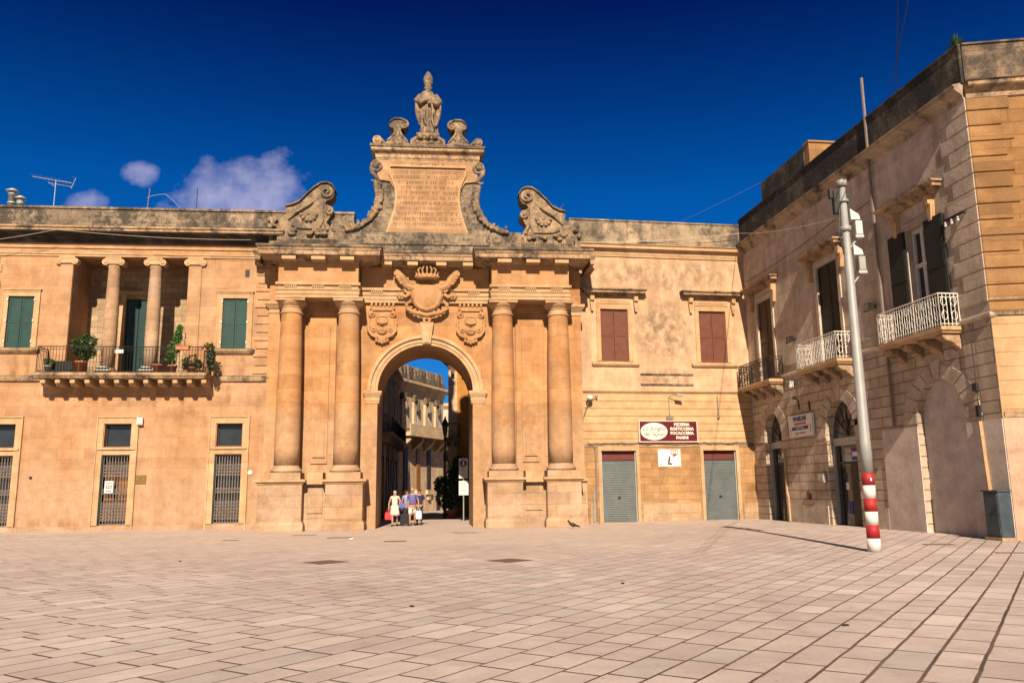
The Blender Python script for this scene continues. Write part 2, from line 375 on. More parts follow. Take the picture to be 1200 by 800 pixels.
m_dkshut = slats('dark_shutter', (.012, .014, .013), .06, .5, dirt=.1)
m_brshut = slats('dark_brown_shutter', (.07, .038, .024), .06, .5, dirt=.15)
m_roll = slats('grey_roller_shutter', (.105, .122, .125), .085, .45, .5, .25, True, .18)
m_rollhead = paint('dark_red_shutter_box', (.10, .022, .018), .6, .2, 4)
m_iron = paint('black_iron', (.018, .017, .016), .5, .3, 9, .2)
m_grille = paint('grey_grille', (.20, .165, .15), .5, .3, 9, .3)
m_white = paint('white_iron', (.60, .56, .50), .55, .15, 9, dirt=.25)
m_glass = paint('dark_glass', (.020, .024, .030), .08, .2, 2, spec=.6)
m_gdoor = paint('dark_green_door', (.012, .035, .035), .35, .2, 3)
m_dark = paint('dark_timber', (.035, .024, .018), .6, .3, 5)
m_woodp = paint('orange_timber', (.22, .09, .02), .5, .3, 4)
m_frame = paint('white_frame', (.46, .44, .41), .6, .1, 6)
m_grey = paint('grey_metal', (.30, .30, .29), .5, .15, 6, .3)
m_lead = paint('dull_pipe', (.16, .13, .11), .7, .2, 6)
m_box = paint('blue_grey_cabinet', (.034, .050, .064), .55, .2, 4, dirt=.4)
m_galv = paint('galvanised_pole', (.235, .235, .23), .55, .10, 3, .15, dirt=.25, dirt_col=(.28, .26, .23))
m_pred = paint('red_band', (.27, .012, .015), .6, .2, 5, dirt=.3)
m_pwhite = paint('white_band', (.50, .48, .46), .6, .12, 5, dirt=.35, dirt_col=(.26, .22, .19))
m_maroon = paint('maroon_sign', (.075, .005, .008), .45, .08, 3)
m_ivory = paint('ivory_sign', (.58, .53, .46), .5, .04, 3)
m_signw = paint('white_sign', (.56, .54, .52), .5, .05, 3)
m_ink = paint('black_ink', (.02, .018, .02), .6, .1, 3)
m_inkblue = paint('blue_ink', (.03, .04, .16), .6, .1, 3)
m_inkred = paint('red_ink', (.45, .05, .05), .6, .1, 3)
m_pink = paint('pink_ink', (.72, .16, .16), .6, .1, 3)
m_brass = paint('brass_plaque', (.20, .125, .045), .4, .2, 6, .5)
m_terra = paint('terracotta', (.34, .13, .065), .85, .2, 6)
m_leaf = leaf_mat('leaf_green', (.012, .032, .010), (.032, .062, .016))
m_leafb = leaf_mat('leaf_bright', (.022, .075, .010), (.055, .135, .022))
m_leafd = leaf_mat('leaf_dark', (.014, .028, .012), (.035, .055, .02))
m_bark = paint('bark', (.10, .07, .045), .9, .3, 8)
m_cable = paint('black_cable', (.02, .02, .02), .6, .1, 3)
m_cablel = paint('pale_cable', (.42, .36, .30), .6, .1, 3)
m_orange = stone('orange_plaster', (.56, .24, .045), (.60, .28, .07), None, streak=.25, streak_col=(.3, .15, .05), bump=.2)
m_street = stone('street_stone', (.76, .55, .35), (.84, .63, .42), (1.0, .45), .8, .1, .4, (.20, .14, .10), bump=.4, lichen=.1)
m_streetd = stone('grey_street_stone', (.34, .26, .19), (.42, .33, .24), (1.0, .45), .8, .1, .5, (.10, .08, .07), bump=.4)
m_cream = stone('cream_plaster', (.66, .60, .50), (.70, .64, .54), None, streak=.2, bump=.1)
m_manh = paint('cast_iron_cover', (.115, .085, .070), .7, .25, 12, .3, bump=.4)
# ------------------------------------------------------------------ ground
def sm(x, a, b):
    t = max(0.0, min(1.0, (x-a)/(b-a))); return t*t*(3-2*t)
def gz(x, y): return .10*sm(x, 3, 7)*sm(y, 15, 30)+.12*sm(-x, 10, 15)*sm(y, 20, 35)
def paving():
    t = NT('paving_slabs'); P = t.tc.outputs['Object']; x, y, z = t.sep(P)
    a = radians(33.41)
    p = t.M('SUBTRACT', t.M('MULTIPLY', x, cos(a)), t.M('MULTIPLY', y, sin(a)))
    q = t.M('ADD', t.M('MULTIPLY', x, sin(a)), t.M('MULTIPLY', y, cos(a)))
    wob = t.noise(P, 1.5, 3, .5)
    p = t.M('ADD', p, t.M('MULTIPLY', t.M('SUBTRACT', wob, .5), .03))
    pr = t.M('DIVIDE', p, .405); row = t.M('FLOOR', pr); fp = t.M('FRACT', pr)
    def wn(v1, v2):
        w = t.n.new('ShaderNodeTexWhiteNoise'); w.noise_dimensions = '2D'; t.l.new(t.comb(v1, v2), w.inputs['Vector']); return w.outputs['Value']
    ln = t.M('ADD', .66, t.M('MULTIPLY', wn(row, 3.0), .42))
    qq = t.M('ADD', t.M('DIVIDE', q, ln), t.M('MULTIPLY', wn(row, 11.0), 7.0))
    cell = t.M('FLOOR', qq); fq = t.M('FRACT', qq)
    dp = t.M('MULTIPLY', t.M('MINIMUM', fp, t.M('SUBTRACT', 1.0, fp)), .405)
    dq = t.M('MULTIPLY', t.M('MINIMUM', fq, t.M('SUBTRACT', 1.0, fq)), ln)
    jn = t.M('MULTIPLY', t.noise(P, 3.5, 4, .6), .012)
    wide = t.ramp(t.noise(P, .12, 2, .5), .40, .62)
    rgt = t.M('MULTIPLY', t.M('SUBTRACT', p, -4.0), .18, True)      # joints open up towards the right
    jw = t.M('ADD', t.M('ADD', jn, .0085), t.M('MULTIPLY', rgt, .016))
    edge = t.M('MINIMUM', t.M('DIVIDE', dp, jw), t.M('DIVIDE', dq, t.M('MULTIPLY', jw, t.M('SUBTRACT', 1.55, rgt))))
    slab = t.ramp(edge, .55, 1.35)
    v = wn(row, cell); v2 = wn(cell, t.M('ADD', row, 40.0))
    base = t.MIX('MIX', v, (.36, .300, .292, 1), (.425, .358, .345, 1))
    base = t.MIX('MIX', t.M('MULTIPLY', t.M('GREATER_THAN', v2, .91), .6), base, (.34, .32, .312, 1))
    base = t.MIX('MIX', t.M('MULTIPLY', t.M('LESS_THAN', v2, .07), .7), base, (.455, .40, .385, 1))
    n1 = t.noise(P, .23, 6, .6); n2 = t.noise(P, 2.3, 8, .68); n3 = t.noise(P, 26, 6, .7)
    base = t.MIX('MULTIPLY', 1.0, base, t.ramp(n1, .32, .68, (.80, .77, .76, 1), (1.1, 1.09, 1.07, 1)))
    base = t.MIX('MULTIPLY', 1.0, base, t.ramp(n2, .28, .72, (.84, .83, .82, 1), (1.1, 1.1, 1.09, 1)))
    base = t.MIX('MULTIPLY', 1.0, base, t.ramp(n3, .3, .7, (.88, .87, .86, 1), (1.08, 1.08, 1.08, 1)))
    sp = t.noise(P, 5.0, 2, .5)
    base = t.MIX('MIX', t.M('MULTIPLY', t.ramp(sp, .74, .78), .6), base, (.16, .12, .10, 1))
    joint = t.MIX('MIX', t.ramp(t.noise(P, .5, 5, .6), .38, .62), (.045, .030, .025, 1), (.11, .075, .060, 1))
    # sandy dust trodden over the joints in front of the gate
    dx = t.M('POWER', t.M('ABSOLUTE', t.M('DIVIDE', t.M('ADD', x, 5.0), 17.0)), 2.0)
    dy = t.M('POWER', t.M('ABSOLUTE', t.M('DIVIDE', t.M('SUBTRACT', y, 36.0), 17.0)), 2.0)
    dust = t.M('MULTIPLY', t.M('SUBTRACT', 1.2, t.M('ADD', dx, dy), True), t.ramp(t.noise(P, .35, 6, .62), .22, .5))
    col = t.MIX('MIX', slab, joint, base)
    col = t.MIX('MIX', t.M('MULTIPLY', dust, .72), col, t.MIX('MULTIPLY', 1.0, (.40, .318, .27, 1), t.ramp(n2, .28, .72, (.84, .83, .82, 1), (1.1, 1.1, 1.09, 1))))
    # old spills, gum and a dark tyre sweep
    sp1 = t.M('MULTIPLY', t.ramp(t.noise(P, .55, 7, .7), .56, .70), .38)
    col = t.MIX('MIX', sp1, col, (.20, .15, .125, 1))
    gum = t.M('MULTIPLY', t.ramp(t.noise(P, 8.5, 1, .4), .77, .80), .5)
    col = t.MIX('MIX', gum, col, (.13, .10, .085, 1))
    rr = t.M('POWER', t.M('ADD', t.M('POWER', t.M('ABSOLUTE', t.M('SUBTRACT', x, 16.5)), 2.0), t.M('POWER', t.M('ABSOLUTE', t.M('SUBTRACT', y, 9.5)), 2.0)), .5)
    tyre = t.M('SUBTRACT', 1.0, t.M('DIVIDE', t.M('ABSOLUTE', t.M('SUBTRACT', rr, 13.2)), .16), True)
    col = t.MIX('MIX', t.M('MULTIPLY', tyre, t.M('MULTIPLY', t.ramp(t.noise(P, 1.1, 5, .6), .35, .6), .28)), col, (.16, .125, .11, 1))
    t.l.new(col, t.b.inputs['Base Color']); t.b.inputs['Roughness'].default_value = .8
    h = t.M('ADD', t.M('MULTIPLY', slab, .6), t.M('ADD', t.M('MULTIPLY', n2, .25), t.M('MULTIPLY', v, .12)))
    t.l.new(t.bump(n3, .15, .01, t.bump(h, .45, .02)), t.b.inputs['Normal'])
    return t.m
def ground():
    xs = [-900, -300, -120, -60]+[-40+2*i for i in range(41)]+[60, 120, 300, 900]
    ys = [-300, -100, -40, -16]+[-8+2*i for i in range(59)]+[130, 200, 400, 1200]
    bm = bmesh.new(); g = [[bm.verts.new((x, y, gz(x, y))) for x in xs] for y in ys]
    for j in range(len(ys)-1):
        for i in range(len(xs)-1): bm.faces.new((g[j][i], g[j][i+1], g[j+1][i+1], g[j+1][i]))
    me = bpy.data.meshes.new('plaza'); bm.to_mesh(me); bm.free(); me.materials.append(paving())
    for p in me.polygons: p.use_smooth = True
    tag(link('plaza', me), None, None, kind='structure')
ground()

def rect(u0, u1, z0, z1): return [(u0, z0), (u1, z0), (u1, z1), (u0, z1)]

# ------------------------------------------------------------------ left palace
LP = thing('palace', 'long ochre palace with a columned loggia and balcony, left of the arched gate', 'building', GF)
DOORS = [(-19.2, -17.9), (-14.19, -13.0), (-9.35, -8.18)]
WIN = [(-18.73, -17.62), (-9.33, -8.23)]
b = B()
holes = [rect(-16.05, -10.95, 6.96, 12.40)]
holes += [rect(a, c, .33, 3.36) for a, c in DOORS]+[rect(a+.03, c-.03, 3.72, 4.74) for a, c in DOORS]
holes += [rect(a, c, 8.17, 10.52) for a, c in WIN]
b.plate(rect(-26, -7.0, -.3, 13.1), holes, -.40, 0)
obj('wall', b, m_left, LP)
b = B()   # loggia room behind the columns
b.box(-16.6, -10.4, -2.2, -.40, 6.70, 6.955); b.box(-16.6, -10.4, -2.2, -.40, 12.42, 12.7)
b.box(-16.5, -16.06, -2.0, -.40, 6.955, 12.42); b.box(-10.94, -10.5, -2.0, -.40, 6.955, 12.42)
lr = obj('loggia', b, m_left, LP)
b = B(); b.plate(rect(-16.06, -10.94, 6.955, 12.42), [rect(-14.35, -13.2, 6.96, 10.9)], -2.3, -2.0)
obj('rear_wall', b, m_loggia, lr)
b = B()
b.box(-14.35, -13.8, -2.2, -2.1, 6.96, 10.9); b.box(-13.76, -13.2, -2.2, -2.1, 6.96, 10.9)
b.box(-14.23, -13.9, -2.1, -2.07, 8.0, 10.6); b.box(-13.65, -13.3, -2.1, -2.07, 8.0, 10.6)
obj('door', b, m_gdoor, lr)
b = B(); b.box(-14.6, -14.352, -1.998, -1.93, 6.96, 11.1); b.box(-13.198, -12.95, -1.998, -1.93, 6.96, 11.1); b.box(-14.7, -12.85, -1.998, -1.88, 11.102, 11.28)
obj('door_frame', b, m_trim, lr)
b = B()   # body behind the facade
b.box(-26, -7.0, -9, -2.32, -.2, 13.05); b.box(-26, -16.6, -2.30, -.6, -.2, 13.05); b.box(-10.4, -7.0, -2.30, -.6, -.2, 13.05)
obj('rear_block', b, m_streetd, LP)
b = B(); b.box(-26, -7.0, -9, -.42, 13.12, 13.3); obj('roof', b, m_roof, LP)
b = B(); b.mould(-26, -7.3, -.4, 0.0, [(.02, 13.05), (.10, 13.10), (.14, 13.22), (.30, 13.30), (.34, 13.36), (.62, 13.42), (.64, 13.47)]); obj('cornice_bed', b, m_black, LP)  # near-black stone: underside shade put into the colour along with black growth
b = B(); b.mould(-26, -7.3, -.4, 0.0, [(.655, 13.472), (.66, 13.50), (.66, 13.56), (.72, 13.60), (.72, 13.68), (.02, 13.75)])
obj('cornice', b, m_corn, LP)
b = B(); b.box(-26, -3.42, -.35, .32, 13.74, 14.60); b.box(-26, -3.40, -.40, .38, 14.60, 14.70)
obj('parapet', b, m_weath, LP)
b = B()
b.mould(-26, -7.25, -.2, 0, [(0, 12.42), (.05, 12.42), (.05, 12.50), (.09, 12.52), (.09, 12.56), (0, 12.60)])
obj('frieze_moulding', b, m_trim, LP); b = B(); b.mould(-26, -7.25, -.2, 0, [(0, 12.80), (.06, 12.81), (.06, 12.86), (0, 12.88)])
obj('frieze_moulding', b, m_trim, LP)
b = B()
b.mould(-26, -17.0, -.2, 0, [(0, 6.62), (.10, 6.66), (.14, 6.80), (.14, 6.86), (0, 6.92)])
obj('string_course', b, m_corn, LP); b = B(); b.mould(-9.6, -7.25, -.2, 0, [(0, 6.62), (.10, 6.66), (.14, 6.80), (.14, 6.86), (0, 6.92)])
obj('string_course', b, m_corn, LP)
b = B()
for k in range(14):
    z = 6.98+k*.386
    b.box(-7.88+(.10 if k % 2 else 0), -7.2, -.1, .05, z+.018, z+.368)
obj('quoin', b, m_left, LP, bevel=.015)
b = B()
for k in range(14):
    z = 6.98+k*.386
    b.box(-19.9, -19.15-(.12 if k % 2 else 0), -.1, .05, z+.018, z+.368)
obj('quoin', b, m_left, LP, bevel=.015)
b = B(); b.box(-26, -7.25, -.1, .07, -.3, .30); obj('plinth_course', b, m_ped, LP)
# pilasters and ionic columns of the loggia
def ionic_cap(b, uc, vc, w, z0, z1, dv):
    b.box(uc-w*.62, uc+w*.62, vc-dv, vc+dv, z1-.09, z1)
    b.box(uc-w*.5, uc+w*.5, vc-dv*.92, vc+dv*.92, z0+.06, z1-.09)
    for s in (-1, 1):
        cu = uc+s*w*.62
        b.disc(cu, z0+.15, .155, vc-dv*.9, vc+dv*.98, 14); b.disc(cu, z0+.15, .075, vc+dv*.9, vc+dv*1.1, 10)
for (a, c) in ((-16.62, -16.06), (-10.94, -10.36)):
    b = B(); b.box(a, c, -.3, .06, 6.96, 12.03); b.box(a-.05, c+.05, -.3, .10, 6.96, 7.25)
    pl = obj('pilaster', b, m_left, LP)
    b = B(); ionic_cap(b, (a+c)/2, -.05, .56, 12.03, 12.40, .17); obj('capital', b, m_trim, pl)
for uc in (-14.33, -12.48):
    b = B(); b.lathe(uc, -.22, [(.30, 7.28), (.305, 8.6), (.295, 10.2), (.265, 11.9), (.285, 11.95), (.285, 12.03)], 22)
    co = obj('column', b, m_ped, LP, True)
    b = B(); b.lathe(uc, -.22, [(.36, 7.08), (.40, 7.12), (.40, 7.18), (.34, 7.22), (.33, 7.28)], 22); b.box(uc-.42, uc+.42, -.62, .18, 6.96, 7.08)
    obj('base', b, m_ped, co)
    b = B(); ionic_cap(b, uc, -.22, .56, 12.03, 12.40, .27); obj('capital', b, m_trim, co)
# shuttered windows
def frame_box(b, u0, u1, z0, z1, w, v, wt=None, ear=0.0):
    wt = wt or w
    b.box(u0-w, u0-.002, -.05, v, z0, z1); b.box(u1+.002, u1+w, -.05, v, z0, z1); b.box(u0-w-ear, u1+w+ear, -.05, v+.003, z1+.002, z1+wt)
def shutter_pair(u0, u1, z0, z1, v, mat, parent, loc=(0, 0, 0), gap=.02):
    mid = (u0+u1)/2
    for a, c in ((u0, mid-gap/2), (mid+gap/2, u1)):
        b = B(); st = .07
        b.box(a, a+st, v-.05, v, z0, z1); b.box(c-st, c, v-.05, v, z0, z1)
        for zz in (z0, (z0+z1)/2-.04, z1-.08): b.box(a+st, c-st, v-.048, v-.002, zz, zz+.08)
        b.box(a+st, c-st, v-.04, v-.018, z0+.08, z1-.08)
        o = obj('shutter', b, mat, parent, loc=loc)
def lwindow(u0, u1):
    b = B(); frame_box(b, u0, u1, 8.17, 10.52, .20, .05); frame_box(b, u0-.20, u1+.20, 8.17, 10.72, .05, .075)
    b.mould(u0-.24, u1+.24, -.05, .06, [(0, 10.78), (.05, 10.80), (.06, 10.85), (0, 10.88)])
    w = obj('window', b, m_trim, LP)
    shutter_pair(u0+.01, u1-.01, 8.19, 10.50, -.04, m_green, w)
    b = B(); b.mould(u0-.24, u1+.24, -.1, 0, [(.06, 7.90), (.12, 7.96), (.18, 8.04), (.18, 8.12), (.0, 8.165)]); obj('sill', b, m_corn, w)
    b = B()
    for u in (u0-.03, u1+.03):
        for z in (8.4, 9.35, 10.3): b.box(u-.03, u+.03, .05, .09, z, z+.10)
    obj('hinge', b, m_frame, w)
for a, c in WIN: lwindow(a, c)
# ground floor doors with folding lattice gates
def lattice(b, u0, u1, z0, z1, v, d=.12, r=.012):
    n = int((u1-u0)/d); d = (u1-u0)/n
    for i in range(n+1): b.box(u0+i*d-.012, u0+i*d+.012, v-.015, v+.015, z0, z1)
    for (za, zb) in ((z0+.15, z0+.15+.85), (z0+1.30, z0+1.30+.42), (z1-.95, z1-.35)):
        k = int((zb-za)/.14)
        for j in range(k):
            for i in range(n):
                za2 = za+j*.14
                for s in (0, 1):
                    p = (u0+i*d, v+.018+.006*s, za2+(.14 if s else 0)); q = (u0+(i+1)*d, v+.018+.006*s, za2+(0 if s else .14))
                    b.tube([p, q], .015, 4)
    b.box(u0, u1, v-.02, v+.02, z0, z0+.04); b.box(u0, u1, v-.02, v+.02, z1-.04, z1)
for i, (u0, u1) in enumerate(DOORS):
    b = B()
    frame_box(b, u0, u1, .33, 5.02-.27, .24, .05, .27)
    frame_box(b, u0-.24, u1+.24, .0, 5.02, .06, .09, .07)
    b.box(u0+.0, u1-.0, -.05, .035, 3.38, 3.70)
    b.box(u0-.22, u1+.22, -.05, .10, 3.60, 3.68)
    b.box(u0, u1, -.25, .04, .08, .31)
    d = obj('entrance', b, m_trim, LP)
    b = B(); b.box(u0-.02, u1+.02, -.33, -.28, 3.7, 4.78); obj('transom_pane', b, m_glass, d)
    b = B(); b.box(u0+.0, u1, -.277, -.22, 3.72, 3.78); b.box(u0, u1, -.277, -.22, 4.68, 4.74); b.box(u0+.03, u0+.08, -.277, -.22, 3.78, 4.68); b.box(u1-.08, u1-.03, -.277, -.22, 3.78, 4.68); obj('transom_frame', b, m_dark, d)
    b = B(); b.box(u0-.02, u1+.02, -.38, -.33, .30, 3.40); obj('door_leaf', b, m_glass if i != 1 else m_dark, d)
    if i == 1:
        b = B()
        for (a, c) in ((.12, .52), (.66, 1.06)):
            for (za, zb) in ((.5, 1.25), (1.4, 2.55)): b.box(u0+a, u0+c, -.33, -.31, za, zb)
        obj('door_panel', b, m_woodp, d)
    else:
        b = B()
        for a in (0.0, .57, 1.12): b.box(u0+a, u0+a+.07, -.33, -.30, .3, 3.36)
        obj('door_panel', b, m_dark, d)
    b = B(); lattice(b, u0+.06, u1-.02, .34, 3.35, -.12); obj('lattice_gate', b, m_grille, d)
    b = B(); b.box(u0, u0+.05, -.22, -.02, .34, 3.35); obj('gate_channel', b, m_gdoor, d)
# balcony
b = B(); b.mould(-16.87, -9.72, -.0, 1.0, [(.0, 6.66), (.03, 6.70), (.06, 6.76), (.10, 6.78), (.10, 6.90), (.0, 6.93)])
bal = obj('balcony', b, m_corn, LP)
for k in range(12):
    u = -16.70+k*.618
    b = B(); b.box(u, u+.26, 0, .72, 6.36, 6.66); b.box(u+.02, u+.24, .72, .92, 6.44, 6.66); obj('corbel', b, m_trim, bal, bevel=.03)
def railing(name, pts, z0, z1, parent, mat, step=.13, r=.010, panel=None):
    b = B()
    for (a, c) in zip(pts, pts[1:]):
        A = Vector((a[0], a[1], 0)); C = Vector((c[0], c[1], 0)); L = (C-A).length; n = max(1, int(L/step))
        for zz, rr in ((z0+.06, .014), (z1-.12, .012), (z1, .022)): b.tube([(A.x, A.y, zz), (C.x, C.y, zz)], rr, 5)
        for i in range(n+1):
            p = A+(C-A)*(i/n); b.tube([(p.x, p.y, z0), (p.x, p.y, z1)], .020 if i in (0, n) else r, 4)
        if panel: panel(b, A, C, z0, z1)
    return obj(name, b, mat, parent)
railing('railing', [(-16.82, .05), (-16.82, 1.03), (-9.78, 1.03), (-9.78, .05)], 6.93, 8.05, bal, m_iron)
# vent, roof chimneys
b = B(); b.box(-8.40, -8.20, .0, .012, 11.55, 11.90); obj('vent', b, m_ink, LP)
for (u, zt, r) in ((-20.55, 16.72, .17), (-20.14, 16.35, .15)):
    b = B(); b.lathe(u, -3.0, [(r, 13.2), (r, zt-.35), (r*1.15, zt-.34), (r*1.15, zt-.28), (r*.9, zt-.27), (r*.9, zt-.2), (r*1.7, zt-.19), (r*1.8, zt-.12), (r*.4, zt)], 14); b.lathe(u, -3.0, [(r*1.12, 15.9), (r*1.12, 16.0)], 14)
    obj('chimney', b, m_grey, LP, True)

# ------------------------------------------------------------------ the gate
CG = thing('city_gate', 'baroque stone city gate with twin columns, arched passage, coats of arms and inscribed attic', 'gate', GF)
R0 = 2.20; ZS = 6.20
arch = [(R0*cos(pi-i*pi/36), ZS+R0*.985*sin(pi-i*pi/36)) for i in range(37)]
b = B(); b.prism([(-7.2, -.3), (-R0, -.3)]+arch+[(R0, -.3), (7.36, -.3), (7.36, 9.0), (-7.2, 9.0)], -4.0, 0)
b.box(-7.2, 7.36, -1.1, 0, 9.0, 12.2); b.box(-7.0, 7.2, -1.1, -.1, 12.2, 13.0)
obj('wall', b, m_gate, CG)
b = B()
b.arcband(0, ZS, R0-.0, R0+.13, 0, pi, -.1, .07, 36, .985); b.arcband(0, ZS, R0+.13, R0+.32, 0, pi, -.1, .11, 36, .985); b.arcband(0, ZS, R0+.32, R0+.47, 0, pi, -.1, .20, 36, .985)
obj('archivolt', b, m_trim, CG)
for s in (-1, 1):
    b = B(); u0, u1 = (-2.72, -2.15) if s < 0 else (2.15, 2.72)
    b.mould(u0, u1, -.9, .03, [(.0, 5.62), (.03, 5.64), (.03, 5.74), (.05, 5.76), (.05, 5.92), (.07, 5.94), (.13, 6.08), (.15, 6.12), (.15, 6.20), (0, 6.23)])
    obj('impost', b, m_trim, CG)
    b = B(); b.box(u0+(.02 if s < 0 else .045), u1-(.045 if s < 0 else .02), -.5, .035, -.3, 5.62); obj('pier', b, m_gate, CG)
# columns
def column(uc):
    b = B(); vc = .60
    b.lathe(uc, vc, [(.55, 2.80), (.552, 3.6), (.55, 5.0), (.53, 6.8), (.50, 8.4), (.462, 9.60), (.462, 9.66)], 32)
    c = obj('column', b, m_gate, CG, True)
    b = B(); b.lathe(uc, vc, [(.60, 2.50), (.66, 2.52), (.69, 2.58), (.66, 2.66), (.60, 2.68), (.58, 2.74), (.56, 2.81)], 28)
    b.box(uc-.72, uc+.72, vc-.62, vc+.70, 2.20, 2.50); obj('base', b, m_ped, c)
    b = B(); b.lathe(uc, vc, [(.465, 9.64), (.51, 9.67), (.51, 9.73), (.465, 9.75), (.465, 9.92), (.50, 9.94), (.50, 9.98), (.58, 10.06), (.64, 10.14), (.655, 10.2)], 28)
    b.box(uc-.66, uc+.66, vc-.6, vc+.66, 10.2, 10.30); b.box(uc-.69, uc+.69, vc-.6, vc+.69, 10.30, 10.36)
    obj('capital', b, m_trim, c)
CU = (-6.10, -3.52, 3.57, 6.20)
for u in CU: column(u)
def outer_pilaster(u0, u1):
    b = B(); b.box(u0, u1, -.1, .12, 2.2, 9.84); b.box(u0-.04, u1+.04, -.1, .16, 2.2, 2.62)
    p = obj('pilaster', b, m_gate, CG)
    b = B(); b.mould(u0, u1, -.1, .12, [(0, 9.80), (.04, 9.82), (.04, 9.88), (.0, 9.90), (.0, 10.0), (.05, 10.04), (.14, 10.18), (.18, 10.22), (.18, 10.36), (0, 10.37)])
    obj('capital', b, m_trim, p)
outer_pilaster(-7.22, -6.62); outer_pilaster(6.74, 7.38)
for (a, c) in ((-5.42, -4.12), (4.22, 5.54)):
    b = B(); b.box(a, c, -.05, .13, 2.2, 9.6); b.box(a+.28, c-.28, .12, .19, 2.9, 9.2); b.box(a+.42, c-.42, .18, .235, 3.25, 4.35); b.box(a+.36, c-.36, .18, .25, 3.18, 3.25)
    obj('wall_panel', b, m_gate, CG, bevel=.012)
def pedestal(u0, u1, v1, w):
    b = B(); b.box(u0, u1, 0, v1, .42, 2.05)
    p = obj('pedestal', b, m_ped, CG, bevel=.02)
    b = B(); b.mould(u0, u1, 0, v1, [(.09, -.2), (.09, .30), (.05, .34), (.05, .40), (.0, .43)]); obj('plinth', b, m_ped, p, bevel=.015)
    b = B(); b.mould(u0, u1, 0, v1, [(0, 1.98), (.04, 2.00), (.06, 2.05), (.15, 2.10), (.15, 2.18), (0, 2.21)]); obj('cap', b, m_trim, p)
pedestal(-7.16, -5.28, 1.35, 0); pedestal(-4.30, -2.68, 1.35, 0); pedestal(2.77, 4.36, 1.35, 0); pedestal(5.44, 6.99, 1.35, 0)
for (a, c) in ((-5.28, -4.30), (4.36, 5.44)):
    b = B(); b.box(a, c, 0, .85, -.2, 2.0); b.box(a+.16, c-.16, .85, .90, .75, 1.85); o = obj('pedestal_recess', b, m_ped, CG)
    b = B(); b.box(a+.12, c-.02, 0, 1.12, 1.99, 2.15); b.box(a+.152, c-.152, 0, 1.05, 2.15, 2.5); obj('cap', b, m_trim, o)
b = B(); b.box(6.99+.02, 7.4, 0, .5, -.2, 2.0); b.box(7.0, 7.46, 0, .6, 2.0, 2.16); obj('pedestal_wing', b, m_ped, CG)
# entablature over the two pairs and the recessed middle
def entab(u0, u1, vf):
    b = B()
    b.mould(u0, u1, -.1, vf, [(0, 10.36), (.0, 10.50), (.03, 10.51), (.03, 10.68), (.07, 10.70), (.07, 10.76), (0, 10.77)])
    b.box(u0+.02, u1-.02, -.1, vf-.02, 10.76, 10.92)
    b.mould(u0, u1, -.1, vf, [(0, 10.92), (.07, 10.94), (.07, 11.06), (0, 11.07)])
    e = obj('architrave', b, m_trim, CG)
    b = B(); b.box(u0+.03, u1-.03, -.1, vf-.03, 11.06, 12.06); obj('frieze', b, m_relief, e)
    n = 3 if vf > .5 else 4
    for k in range(n):
        b = B()
        uc = u0+(u1-u0)*(k+.5)/n
        b.box(uc-.27, uc+.255, vf-.05, vf+.02, 10.885, 10.935)
        for j in range(6): b.box(uc-.27+j*.095, uc-.27+j*.095+.05, vf-.05, vf+.05, 10.82, 10.93)
        obj('guttae', b, m_trim, e)
entab(-6.72, -3.06, 1.10); entab(3.02, 6.72, 1.10); entab(-3.06+.0, 3.02, .16)
b = B(); b.mould(-7.2, -6.74, -.1, .2, [(0, 10.37), (.02, 10.5), (.02, 10.72), (0, 10.76), (0, 12.05)]); obj('side_frieze', b, m_gate, CG); b = B(); b.mould(6.74, 7.36, -.1, .2, [(0, 10.37), (.02, 10.5), (.02, 10.72), (0, 10.76), (0, 12.05)])
obj('side_frieze', b, m_gate, CG)
def cornice(u0, u1, vf, muts, mw, mv):
    b = B(); b.mould(u0, u1, -.3, vf, [(-.55, 12.05), (-.45, 12.12), (-.05, 12.20), (-.03, 12.22), (.0, 12.22), (.0, 12.40), (.03, 12.42), (.06, 12.50), (.08, 12.53)])
    c = obj('cornice', b, m_corn, CG)
    b = B(); b.mould(u0, u1, -.3, vf, [(.085, 12.531), (.12, 12.56), (.12, 12.66), (0, 12.70)]); obj('cornice_lip', b, m_dirty, c)
    for u in muts:
        b = B(); b.box(u-mw/2, u+mw/2, -.2, mv, 12.01, 12.17); obj('mutule', b, m_trim, c)
cornice(-7.48, -2.10, 1.70, (-6.17, -4.86, -3.57), .62, 1.62)
cornice(2.26, 7.66, 1.70, (3.61, 4.95, 6.29), .64, 1.62)
cornice(-2.10+.03, 2.23, .95, (-1.83, -.63, .70, 1.95), .48, .88)
b = B(); b.mould(-7.85, -7.60, -.3, .75, [(-.3, 12.05), (-.03, 12.2), (0, 12.22), (0, 12.40), (.06, 12.5), (.10, 12.56), (.10, 12.65), (0, 12.68)]); obj('cornice_return', b, m_corn, CG); b = B(); b.mould(7.78, 8.0, -1.2, .75, [(-.3, 12.05), (-.03, 12.2), (0, 12.22), (0, 12.40), (.06, 12.5), (.10, 12.56), (.10, 12.65), (0, 12.68)])
obj('cornice_return', b, m_corn, CG)
# blocking course and low curved walls joining the attic to the scrolls
b = B(); b.box(-7.1, 7.25, -.8, .75, 12.69, 13.02); b.box(-6.9, 7.1, -.7, .55, 13.02, 13.30); b.box(-2.95, 3.0, -.7, .80, 13.0, 13.62); b.box(-7.35, -2.2, -.5, 1.2, 12.66, 12.8); b.box(2.3, 7.5, -.5, 1.2, 12.66, 12.8)
obj('blocking_course', b, m_weath, CG, bevel=.03)
